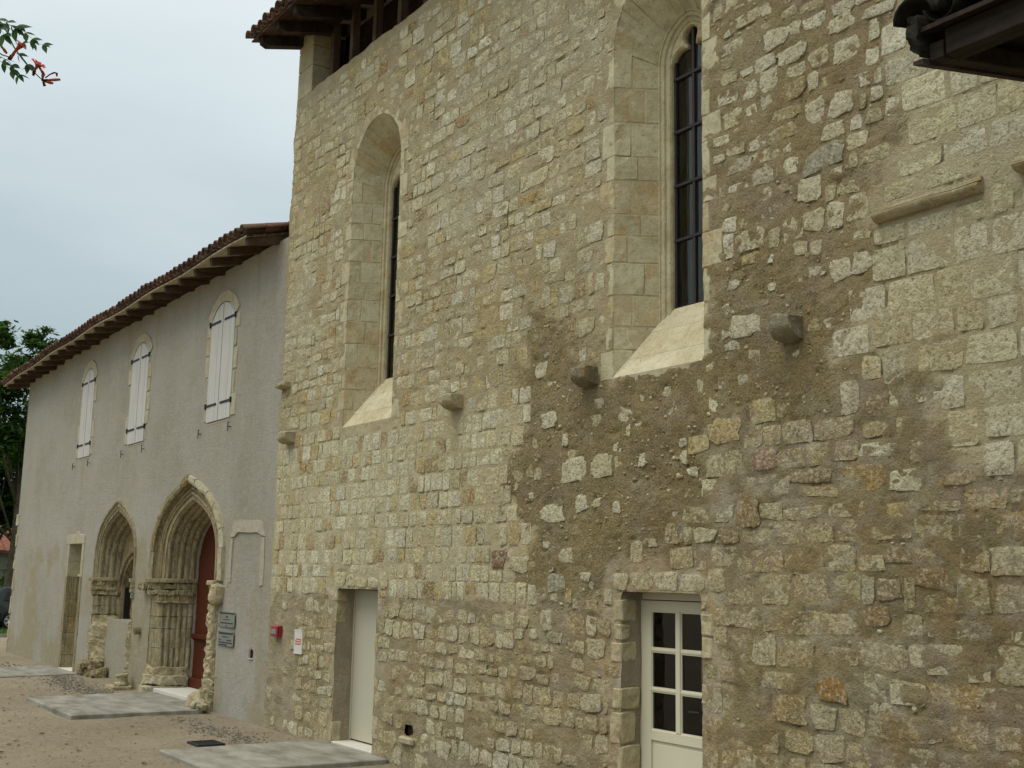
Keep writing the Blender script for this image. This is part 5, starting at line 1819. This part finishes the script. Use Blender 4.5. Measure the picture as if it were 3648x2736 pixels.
pebbles('gravel', [p for p in in_patch([(-25.6, -0.55, 0.12), (-24.3, -0.75, 0.2), (-22.6, -0.85, 0.22), (-21.2, -0.75, 0.15)], 900, 0.008, 0.026) if p[1] < -0.05], 'pebble', 'dark grey gravel strewn in front of the window arch', 'gravel')
pebbles('gravel', [p for p in in_patch([(-17.3, -0.75, 0.12), (-16.2, -0.75, 0.2), (-15.2, -0.75, 0.16), (-14.5, -0.85, 0.12)], 600, 0.007, 0.020) if p[1] < -0.06 and not (p[0] > -14.4 and p[1] > -2.2)], 'pebble', 'dark grey gravel strewn before the near slab', 'gravel')
pebbles('gravel', in_patch([(-30.5, -1.4, 0.25), (-28.6, -1.2, 0.3), (-27.5, -0.6, 0.2)], 260, 0.012, 0.035), 'pebble', 'dark gravel patch at the far end of the building', 'gravel')
pebbles('pebbles', [(rng.uniform(-27, -10.5), rng.uniform(-6.0, -0.1), rng.uniform(0.004, 0.013)) for _ in range(5000)], MT['ground'], 'small pinkish pebbles scattered over the sandy yard', 'pebbles')
# fallen leaves
V = []; F = []
for k in range(170):
    x, y = rng.uniform(-27, -11), rng.uniform(-5.8, -0.15)
    r = rng.uniform(0.012, 0.035); a = rng.uniform(0, 6.28)
    z = float(ground_z(x, y)) + 0.008
    c, s = math.cos(a) * r, math.sin(a) * r
    b = len(V)
    V += [(x + c * 1.6, y + s * 1.6, z + rng.uniform(0, 0.012)), (x - s, y + c, z + rng.uniform(0, 0.016)), (x - c * 1.6, y - s * 1.6, z + rng.uniform(0, 0.012)), (x + s, y - c, z + rng.uniform(0, 0.016))]
    F.append((b, b + 1, b + 2, b + 3))
o = mk('fallen_leaves', fast_mesh('fallen_leaves', V, F, False), 'litter')
tag(o, 'dry brown leaves scattered over the sandy yard', 'leaves'); o['kind'] = 'stuff'

# ------------------------------------------------------------------ beyond the building
o = MB().grid([[(x, y, 0.02 + 0.02 * math.sin(x * 3 + y)) for x in np.linspace(-120, -40.75, 40)] for y in np.linspace(-14, 30, 23)]).build('lawn', 'grass')
o['kind'] = 'structure'
o = MB().box(-40.75, -40.62, -14, 30, -0.05, 0.09).build('kerb', 'concrete')
o['kind'] = 'structure'
V = []; F = []
for _ in range(5200):
    x, y = rng.uniform(-46, -40.8), rng.uniform(-1.5, 7.5)
    h = rng.uniform(0.05, 0.14); a = rng.uniform(0, 3.14); w = rng.uniform(0.01, 0.025)
    b = len(V)
    V += [(x - w * math.cos(a), y - w * math.sin(a), 0.01), (x + w * math.cos(a), y + w * math.sin(a), 0.01), (x + rng.uniform(-0.05, 0.05), y + rng.uniform(-0.05, 0.05), h)]
    F.append((b, b + 1, b + 2))
o = mk('grass', fast_mesh('grass', V, F, False), 'grass')
tag(o, 'green grass strip in front of the parked car', 'grass'); o['kind'] = 'stuff'


def tree(name, label, x, y, blobs, trunk_top, r0, leaves, size, mat, seed, lean=(0, 0)):
    R_ = random.Random(seed)
    t = thing(name, label, 'tree', (x, y, 0), 'trees behind the building')
    mb = MB()
    top = Vector((x + lean[0], y + lean[1], trunk_top))
    base = Vector((x, y, -0.1))
    pts = [base.lerp(top, k / 6) + Vector((R_.uniform(-0.1, 0.1), R_.uniform(-0.1, 0.1), 0)) * (k > 0) for k in range(7)]
    mb.tube(pts, [r0 * (1 - 0.62 * k / 6) for k in range(7)], 9)
    for bx, by, bz, br in blobs:
        p0 = pts[R_.randrange(2, 6)]
        e = Vector((x + bx, y + by, bz))
        m_ = p0.lerp(e, 0.5) + Vector((R_.uniform(-0.4, 0.4), R_.uniform(-0.4, 0.4), R_.uniform(0.0, 0.5)))
        mb.tube([p0, m_, e], [r0 * 0.34, r0 * 0.2, r0 * 0.06], 6)
        for q in range(4):
            d = Vector((R_.gauss(0, 1), R_.gauss(0, 1), R_.gauss(0.2, 0.7))).normalized() * br * 0.85
            mb.tube([e.lerp(m_, 0.2), e + d * 0.55, e + d], [r0 * 0.07, r0 * 0.05, r0 * 0.02], 4)
    mb.build('trunk', 'bark', t, smooth=True)
    V = []; F = []
    tot = sum(b[3] ** 2 for b in blobs)
    for bx, by, bz, br in blobs:
        n = int(leaves * br * br / tot)
        subs = [Vector((R_.gauss(0, 1), R_.gauss(0, 1), R_.gauss(0, 0.8))).normalized() * br * R_.uniform(0.35, 1.0) for _ in range(max(4, int(br * 9)))]
        for k in range(n):
            c = R_.choice(subs)
            p = Vector((x + bx, y + by, bz)) + c + Vector((R_.gauss(0, 0.26), R_.gauss(0, 0.26), R_.gauss(0, 0.16))) * br * 0.75
            u = Vector((R_.gauss(0, 1), R_.gauss(0, 1), R_.gauss(0, 0.5))).normalized()
            w = u.cross(Vector((R_.gauss(0, 0.5), R_.gauss(0, 0.5), 1))).normalized()
            s = size * R_.uniform(0.6, 1.35)
            b = len(V)
            V += [tuple(p - u * s), tuple(p - w * s * 0.38 + u * s * 0.1), tuple(p + u * s), tuple(p + w * s * 0.38 + u * s * 0.1)]
            F.append((b, b + 1, b + 2, b + 3))
    mk('crown', fast_mesh('crown', V, F, False), mat, t)
    return t


R9 = random.Random(4)
tree('robinia_tree', 'tall open-crowned tree rising over the far end of the tiled eave', -62.6, 5.8,
     [(-1.2, -2.6, 12.0, 1.5), (-0.6, -0.3, 12.7, 1.5), (-0.3, 1.7, 12.6, 1.35), (0.2, 3.2, 12.0, 1.1), (0.3, 2.1, 11.3, 1.2), (-0.2, 0.2, 11.0, 1.6), (0.2, -2.3, 10.3, 1.6), (0, 1.6, 9.6, 1.3), (-0.3, -0.5, 9.0, 1.7), (0.2, -2.6, 8.0, 1.7), (0.3, 0.9, 7.9, 1.5), (0.5, 4.3, 12.4, 0.9), (0.3, 5.4, 11.8, 0.8), (0.2, 3.4, 13.0, 1.0), (-0.4, 0.9, 13.6, 1.0), (-0.2, -1.5, 13.7, 1.0), (-0.5, -4.5, 11.0, 1.7), (0, -4.6, 8.6, 1.8), (0, -3.5, 13.0, 0.9)],
     10.5, 0.20, 22000, 0.20, 'leaf', 21, (0.1, 0.3))
tree('broadleaf_tree', 'dense dark tree filling the gap behind the robinia trunk', -70.5, 6.2,
     [(R9.uniform(-2, 2), R9.uniform(-5, 4.5), R9.uniform(3.8, 9.5), R9.uniform(1.5, 2.2)) for _ in range(16)],
     6.0, 0.28, 22000, 0.26, 'leaf', 22)
tree('broadleaf_tree', 'dark tree standing farther left behind the parked car', -76, 1.5,
     [(R9.uniform(-2, 2), R9.uniform(-4.5, 4.5), R9.uniform(4.2, 11), R9.uniform(1.6, 2.3)) for _ in range(14)],
     7.0, 0.28, 16000, 0.28, 'leaf', 23)

# bushes
def bush(x, y, rx, ry, h, n, label, seed):
    R_ = random.Random(seed)
    t = thing('bush', label, 'bush', (x, y, 0))
    V = []; F = []
    for _ in range(n):
        a, e, q = R_.uniform(0, 6.28), R_.uniform(0, 1.5), R_.uniform(0.6, 1.0)
        p = Vector((x + rx * q * math.cos(a) * math.cos(e), y + ry * q * math.sin(a) * math.cos(e), h * q * math.sin(e) * R_.uniform(0.7, 1.05) + 0.05))
        u = Vector((R_.gauss(0, 1), R_.gauss(0, 1), R_.gauss(0, 0.7))).normalized()
        w = u.orthogonal().normalized()
        s = R_.uniform(0.07, 0.17)
        b = len(V)
        V += [tuple(p - u * s), tuple(p - w * s * 0.45), tuple(p + u * s), tuple(p + w * s * 0.45)]
        F.append((b, b + 1, b + 2, b + 3))
    mk('foliage', fast_mesh('foliage', V, F, False), 'hedge', t)
    mb = MB()
    for k in range(5):
        mb.tube([(x + R_.uniform(-0.2, 0.2), y + R_.uniform(-0.2, 0.2), -0.05), (x + R_.uniform(-1, 1) * rx * 0.6, y + R_.uniform(-1, 1) * ry * 0.6, h * 0.7)], [0.04, 0.012], 5)
    mb.build('stems', 'bark', t)


bush(-66, 5.0, 1.6, 1.8, 1.7, 2200, 'bright green low bush behind the car roof', 1)
bush(-68.5, 8.0, 1.6, 2.2, 2.6, 2200, 'taller bush against the far house beside the trunk', 2)
bush(-67.5, 2.2, 1.5, 1.8, 2.2, 2000, 'green bush left of the tree trunk', 3)

# far house with a red roof
fh = thing('house', 'distant house with a red tiled roof seen left of the building', 'house', (-80, 8, 0))
hx0, hx1, hy0, hy1 = -90.0, -80.0, -2.0, 16.0
MB().box(hx0, hx1, hy0, hy1, -0.1, 3.35).build('wall', 'farwall', fh)
rf = MB().add([(hx1 + 0.4, hy0 - 0.4, 3.30), (hx1 + 0.4, hy1 + 0.4, 3.30), (hx0 + 5, hy1 + 0.4, 5.75), (hx0 + 5, hy0 - 0.4, 5.75), (hx0 - 0.4, hy0 - 0.4, 3.30), (hx0 - 0.4, hy1 + 0.4, 3.30),
               (hx1 + 0.4, hy0 - 0.4, 3.18), (hx1 + 0.4, hy1 + 0.4, 3.18), (hx0 + 5, hy1 + 0.4, 5.60), (hx0 + 5, hy0 - 0.4, 5.60), (hx0 - 0.4, hy0 - 0.4, 3.18), (hx0 - 0.4, hy1 + 0.4, 3.18)],
              [(0, 1, 2, 3), (3, 2, 5, 4), (7, 6, 9, 8), (8, 9, 10, 11), (0, 6, 7, 1), (4, 5, 11, 10), (1, 7, 8, 2), (2, 8, 11, 5), (0, 3, 9, 6), (3, 4, 10, 9)]).build('roof', 'fartile', fh)
for r in range(13):
    for c in range(12):
        t = r / 13
        x, z = lerp(hx1 + 0.4, hx0 + 5, t), lerp(3.30, 5.75, t)
        y = 5.0 + 0.5 * c
        T = Matrix.Translation((x, y, z)) @ Matrix.Rotation(math.atan2(5.75 - 3.30, 5.4), 4, 'Y')
        MB().box(-0.46, 0.0, 0.02, 0.48, 0.005, 0.05 + 0.012 * (c % 2), T).build('tile', 'fartile', rf)
for y in (6.5, 10.3, 13.0):
    f = MB().box(hx1 - 0.05, hx1 + 0.03, y - 0.62, y + 0.62, 0.95, 2.65).build('window', 'shutter', fh)
    MB().box(hx1 + 0.02, hx1 + 0.045, y - 0.42, y + 0.42, 1.12, 2.5).build('pane', 'void', f)

# ------------------------------------------------------------------ parked car (rear at the left)
car = thing('parked_car', 'dark grey parked car with silver wheel at the far left edge', 'car', (-46.2, 3.9, 0))
cy0 = 1.75
prof = [(0.0, 0.42), (0.03, 0.72), (0.10, 0.96), (0.16, 1.02), (0.34, 1.40), (0.55, 1.50), (1.4, 1.55), (2.1, 1.50), (2.75, 1.08), (3.3, 0.98), (3.72, 0.84), (3.85, 0.60), (3.85, 0.36), (3.5, 0.28), (3.38, 0.28), (3.30, 0.52), (3.06, 0.66), (2.82, 0.52), (2.74, 0.27), (1.12, 0.27), (1.04, 0.52), (0.80, 0.66), (0.56, 0.52), (0.48, 0.30), (0.12, 0.30)]
cw = 0.84
cxr = -46.2


def taper(z):
    return cw - max(0, z - 0.95) * 0.28


a = [(cxr + taper(z), cy0 + y, z) for y, z in prof]
c = [(cxr - taper(z), cy0 + y, z) for y, z in prof]
body = MB().hexa(a, c).build('body', 'carpaint', car, bevel=0.02, seg=2)
for sx in (1, -1):
    X = lambda z, e=0.006: cxr + sx * (taper(z) + e)
    for pl in ([(0.50, 1.05), (0.62, 1.36), (1.22, 1.42), (1.24, 1.05)], [(1.32, 1.05), (1.32, 1.42), (1.98, 1.38), (2.42, 1.05)]):
        MB().hexa([(X(z), cy0 + y, z) for y, z in pl], [(X(z, -0.05), cy0 + y, z) for y, z in pl]).build('side_window', 'carglass', car)
    MB().hexa([(X(z, 0.012), cy0 + y, z) for y, z in [(0.0, 0.30), (0.46, 0.30), (0.5, 0.55), (0.42, 0.62), (0.0, 0.62)]], [(X(z, -0.05), cy0 + y, z) for y, z in [(0.0, 0.30), (0.46, 0.30), (0.5, 0.55), (0.42, 0.62), (0.0, 0.62)]]).build('bumper', 'carplastic', car)
    MB().box(min(X(0.4, 0.01), X(0.4, -0.05)), max(X(0.4, 0.01), X(0.4, -0.05)), cy0 + 1.14, cy0 + 2.72, 0.27, 0.42).build('sill_trim', 'carplastic', car)
    MB().hexa([(X(z, 0.014), cy0 + y, z) for y, z in [(-0.01, 0.74), (0.12, 0.74), (0.20, 1.0), (0.08, 1.0)]], [(X(z, -0.12), cy0 + y, z) for y, z in [(-0.01, 0.74), (0.12, 0.74), (0.20, 1.0), (0.08, 1.0)]]).build('tail_lamp', 'taillight', car)
    for wy in (0.80, 3.06):
        ring = [(cxr + sx * (cw - 0.02), cy0 + wy + 0.36 * math.cos(t), 0.32 + 0.36 * math.sin(t)) for t in np.linspace(0, math.pi, 13)]
        MB().tube(ring, 0.035, 6).build('arch_trim', 'carplastic', car)
        rows = []
        xo = cxr + sx * (cw - 0.02)
        for dx, r in ((-0.19, 0.22), (-0.19, 0.30), (-0.15, 0.315), (-0.03, 0.315), (0.005, 0.30), (0.012, 0.235), (-0.01, 0.225), (-0.03, 0.22)):
            rows.append([(xo + sx * dx, cy0 + wy + r * math.cos(2 * math.pi * k / 28), 0.315 + r * math.sin(2 * math.pi * k / 28)) for k in range(28)])
        wheel = MB().grid(rows, True).build('wheel', 'tyre', car, smooth=True)
        mb = MB()
        mb.tube([(xo - sx * 0.06, cy0 + wy, 0.315), (xo - sx * 0.055, cy0 + wy, 0.315)], 0.222, 28)
        mb2 = MB()
        rr = []
        for dx, r in ((-0.03, 0.222), (0.004, 0.222), (0.006, 0.195), (-0.02, 0.19)):
            rr.append([(xo + sx * dx, cy0 + wy + r * math.cos(2 * math.pi * k / 28), 0.315 + r * math.sin(2 * math.pi * k / 28)) for k in range(28)])
        mb2.grid(rr, True)
        mb2.tube([(xo - sx * 0.05, cy0 + wy, 0.315), (xo + sx * 0.004, cy0 + wy, 0.315)], 0.06, 14)
        for k in range(7):
            t = 2 * math.pi * k / 7
            ct, st = math.cos(t), math.sin(t)
            P = []
            for r, hw_ in ((0.05, 0.032), (0.2, 0.042)):
                P.append([(xo + sx * dx, cy0 + wy + r * ct - s_ * st, 0.315 + r * st + s_ * ct) for dx, s_ in ((0.0, -hw_), (0.0, hw_), (-0.03, hw_), (-0.03, -hw_))])
            mb2.hexa(P[0], P[1])
        mb2.build('rim', 'rim', wheel)
        mb.build('brake_disc', 'carplastic', wheel)

# ------------------------------------------------------------------ lean-to canopy at the top right
cp = thing('canopy', 'dark timber lean-to canopy corner with clay tiles jutting in at the top right', 'canopy', (-1.5, -1, 4.6))
kx, ky, kz, ks = -3.42, -2.0, 4.82, 0.184
ZC = lambda y: kz + ks * (y - ky)
MB().hexa([(kx, y, ZC(y) + q) for y, q in ((ky, 0), (0.0, 0), (0.0, 0.10), (ky, 0.10))], [(kx + 0.085, y, ZC(y) + q) for y, q in ((ky, 0), (0.0, 0), (0.0, 0.10), (ky, 0.10))]).build('verge_rafter', 'canopywood', cp, bevel=0.006)
o = MB().box(kx + 0.09, -1.4, ky + 0.005, ky + 0.12, kz + 0.005, kz + 0.155).build('eave_beam', 'canopywood', cp, bevel=0.008)
roughen(o, 0.012, 3, 3, 8)
for k in range(3):
    x = kx + 0.75 + 0.72 * k
    MB().hexa([(x, y, ZC(y) + q) for y, q in ((ky + 0.12, 0.03), (0.0, 0.03), (0.0, 0.13), (ky + 0.12, 0.13))], [(x + 0.09, y, ZC(y) + q) for y, q in ((ky + 0.12, 0.03), (0.0, 0.03), (0.0, 0.13), (ky + 0.12, 0.13))]).build('rafter', 'canopywood', cp)
y = ky - 0.06
k = 0
while y < -0.02:
    w = 0.16
    MB().hexa([(kx - 0.05 - 0.015 * (k % 2), yy, ZC(yy) + q) for yy, q in ((y, 0.16), (y + w - 0.006, 0.16), (y + w - 0.006, 0.185), (y, 0.185))], [(-1.4, yy, ZC(yy) + q) for yy, q in ((y, 0.16), (y + w - 0.006, 0.16), (y + w - 0.006, 0.185), (y, 0.185))]).build('deck_board', 'darkwood', cp)
    y += w; k += 1
o = MB().hexa([(kx - 0.06, yy, ZC(yy) + q) for yy, q in ((ky - 0.05, 0.0), (0.0, 0.0), (0.0, 0.02), (ky - 0.05, 0.02))], [(kx + 0.0, yy, ZC(yy) + q) for yy, q in ((ky - 0.05, -0.012), (0.0, -0.012), (0.0, 0.02), (ky - 0.05, 0.02))]).build('verge_batten', 'darkwood', cp)
o = MB().hexa([(kx - 0.07, yy, ZC(yy) + q) for yy, q in ((ky - 0.07, 0.08), (0.0, 0.08), (0.0, 0.27), (ky - 0.07, 0.27))], [(kx - 0.002, yy, ZC(yy) + q) for yy, q in ((ky - 0.07, 0.03), (0.0, 0.03), (0.0, 0.27), (ky - 0.07, 0.27))]).build('verge_mortar', 'shaded_tile', cp)
roughen(o, 0.035, 14, 10, 9)
BIG = tile_mesh(0.125, 0.10, 0.52, True, 10, 0.016); BIG.materials.append(MT['shaded_tile'])
PAN2 = PAN.copy(); PAN2.materials.clear(); PAN2.materials.append(MT['shaded_tile'])
for i in range(8):
    x = kx - 0.06 + 0.27 * i
    for r in range(5):
        yy = ky - 0.03 + r * 0.42
        o = tile_obj(BIG, cp, x, yy, ZC(yy) + 0.265 + 0.006 * (r % 2), ks + 0.03, 0.7)
        if i < 7:
            o = tile_obj(PAN2, cp, x + 0.135, yy + 0.03, ZC(yy) + 0.305, ks, 0.5)
for x in (-1.5,):
    MB().box(x - 0.07, x + 0.07, ky + 0.0, ky + 0.13, 0.0, kz + 0.004).build('post', 'canopywood', cp, bevel=0.01)
MB().box(kx + 0.2, -1.4, -0.10, -0.012, ZC(0) - 0.14, ZC(0) - 0.002).build('wall_plate', 'canopywood', cp)

# ------------------------------------------------------------------ trumpet vine spray at the top left
vn = thing('trumpet_vine', 'trumpet vine spray with green leaves and scarlet flowers at the top left', 'vine', (-5.9, -7.3, 0))
P0 = Vector((-5.11, -6.13, 4.57))
RI = Vector((0.5698, 0.8215, 0.0193)); UP = Vector((0.1257, -0.1103, 0.9859)); FW = Vector((-0.812, 0.5594, 0.1662))
S_ = 5 / 4127


def vp(a, b, d=0.0):
    return P0 + RI * (a * S_) - UP * (b * S_) + FW * d


R3 = random.Random(12)
base = [vp(-900, 3300, 0.3), vp(-860, 1800, 0.3), vp(-760, 700, 0.2), vp(-520, 120, 0.1), vp(-260, 10, 0.05), vp(-90, 45), vp(20, 105), vp(48, 165), vp(78, 208), vp(112, 248), vp(150, 284)]
base[0].z = -0.1
MB().tube(base, [0.03, 0.026, 0.02, 0.012, 0.007, 0.0045, 0.0035, 0.003, 0.003, 0.0026, 0.002], 6).build('stem', 'stem', vn)
MB().tube([vp(-140, 120, 0.05), vp(-40, 165, 0.02), vp(10, 195), vp(45, 205)], [0.004, 0.0035, 0.003, 0.002], 5).build('stem', 'stem', vn)


def leaflet(mb, p, d, nrm, L, wd):
    d = d.normalized(); s = d.cross(nrm).normalized(); n2 = s.cross(d)
    prof = [(0, 0.0), (0.12, 0.30), (0.32, 0.48), (0.52, 0.46), (0.70, 0.30), (0.84, 0.13), (1.0, 0.0)]
    dr = 0.10
    rows = []
    for t, w in prof:
        c = p + d * (L * t) - n2 * (L * dr * t * t)
        rows.append((c, w * wd))
    b = len(mb.v)
    for c, w in rows:
        mb.v += [tuple(c - s * w + n2 * w * 0.25), tuple(c), tuple(c + s * w + n2 * w * 0.25)]
    for i in range(len(rows) - 1):
        q = b + i * 3
        mb.f += [(q, q + 1, q + 4, q + 3), (q + 1, q + 2, q + 5, q + 4)]


def pinnate(a, b, c, d, n, L, dep=0.0, sag=12):
    """compound leaf along a rachis from pixel-sized offsets (a,b) to (c,d)"""
    p, q = vp(a, b, dep), vp(c, d, dep + R3.uniform(-0.03, 0.03))
    m_ = p.lerp(q, 0.5) + UP * (sag * S_)
    stem = [p, m_, q]
    o = MB().tube(stem, [0.0016, 0.0012, 0.0008], 4).build('rachis', 'stem', vn)
    mb = MB()
    ax = (q - p).normalized()
    for k in range(n):
        t = 0.25 + 0.75 * k / max(1, n - 1)
        c_ = (p.lerp(m_, t * 2) if t < 0.5 else m_.lerp(q, t * 2 - 1))
        for sd in (-1, 1):
            nrm = (UP * R3.uniform(0.3, 1) - FW * R3.uniform(0.2, 1) + RI * R3.uniform(-0.5, 0.5)).normalized()
            dr = (ax * 0.55 + (ax.cross(FW)).normalized() * sd * R3.uniform(0.5, 1.0) - UP * R3.uniform(0.2, 0.8) + FW * R3.uniform(-0.5, 0.5))
            leaflet(mb, c_, dr, nrm, L * R3.uniform(0.95, 1.4) * S_, L * 0.68 * S_ * R3.uniform(0.8, 1.1))
    leaflet(mb, q, ax - UP * 0.3, (UP - FW).normalized(), L * 1.1 * S_, L * 0.5 * S_)
    mb.build('leaf', 'vine', vn, fix=False)


pinnate(-40, 60, 45, 95, 3, 44, 0.02)
pinnate(-30, 75, 20, 125, 3, 42, -0.03)
pinnate(15, 85, 104, 130, 4, 30, 0.0, 18)
pinnate(48, 150, 145, 152, 3, 26, 0.02, 8)
pinnate(0, 200, 62, 262, 3, 30, 0.0, 14)
pinnate(60, 190, 96, 226, 2, 30, -0.02, 8)
pinnate(112, 246, 78, 236, 1, 24, 0.0, 4)
pinnate(-60, 190, 20, 235, 3, 32, 0.03, 10)
pinnate(-90, 40, -30, 30, 3, 40, 0.0, 10)


def trumpet(a, b, c, d, r, petals=True, dep=0.0, name='flower'):
    p, q = vp(a, b, dep), vp(c, d, dep - 0.01)
    ax = (q - p).normalized()
    L = (q - p).length
    mb = MB().tube([p, p.lerp(q, 0.3), p.lerp(q, 0.7), q], [0.0025, 0.0045, 0.007, r * 0.62 * S_ if petals else 0.005], 8)
    fl = mb.build(name, 'floworange', vn, smooth=True)
    MB().tube([p - ax * 0.004, p + ax * L * 0.22], [0.004, 0.0055], 8).build('calyx', 'brick', fl)
    if petals:
        u = ax.orthogonal().normalized(); w = ax.cross(u)
        mb = MB()
        for k in range(5):
            t = 2 * math.pi * k / 5
            e = u * math.cos(t) + w * math.sin(t)
            f = ax.cross(e)
            R_ = r * S_
            pts = [q + e * R_ * 0.45 - f * R_ * 0.35, q + e * R_ * 0.45 + f * R_ * 0.35, q + e * R_ * 0.95 + f * R_ * 0.48 + ax * R_ * 0.18, q + e * R_ * 1.12 + ax * R_ * 0.05, q + e * R_ * 0.95 - f * R_ * 0.48 + ax * R_ * 0.18]
            mb.add(pts, [(0, 1, 2, 3, 4)])
        mb.build('petal', 'flower', fl, fix=False)


trumpet(30, 206, 78, 160, 19)
trumpet(36, 210, 54, 186, 8, False)
trumpet(0, 158, 26, 190, 7, False)
trumpet(124, 262, 146, 234, 26, True, -0.02)
trumpet(140, 240, 160, 268, 8, False)
trumpet(150, 284, 156, 262, 9, False)
trumpet(156, 284, 216, 284, 8, False)
trumpet(156, 288, 190, 297, 8, False)
MB().tube([vp(160, 276), vp(176, 264), vp(192, 257), vp(202, 260), vp(201, 270)], [0.003, 0.003, 0.004, 0.0045, 0.004], 6).build('flower_bud', 'brick', vn, smooth=True)
MB().tube([vp(152, 290), vp(158, 304)], [0.004, 0.007], 6).build('flower_bud', 'brick', vn)
MB().tube([vp(125, 252), vp(116, 268)], [0.004, 0.006], 6).build('flower_bud', 'brick', vn)
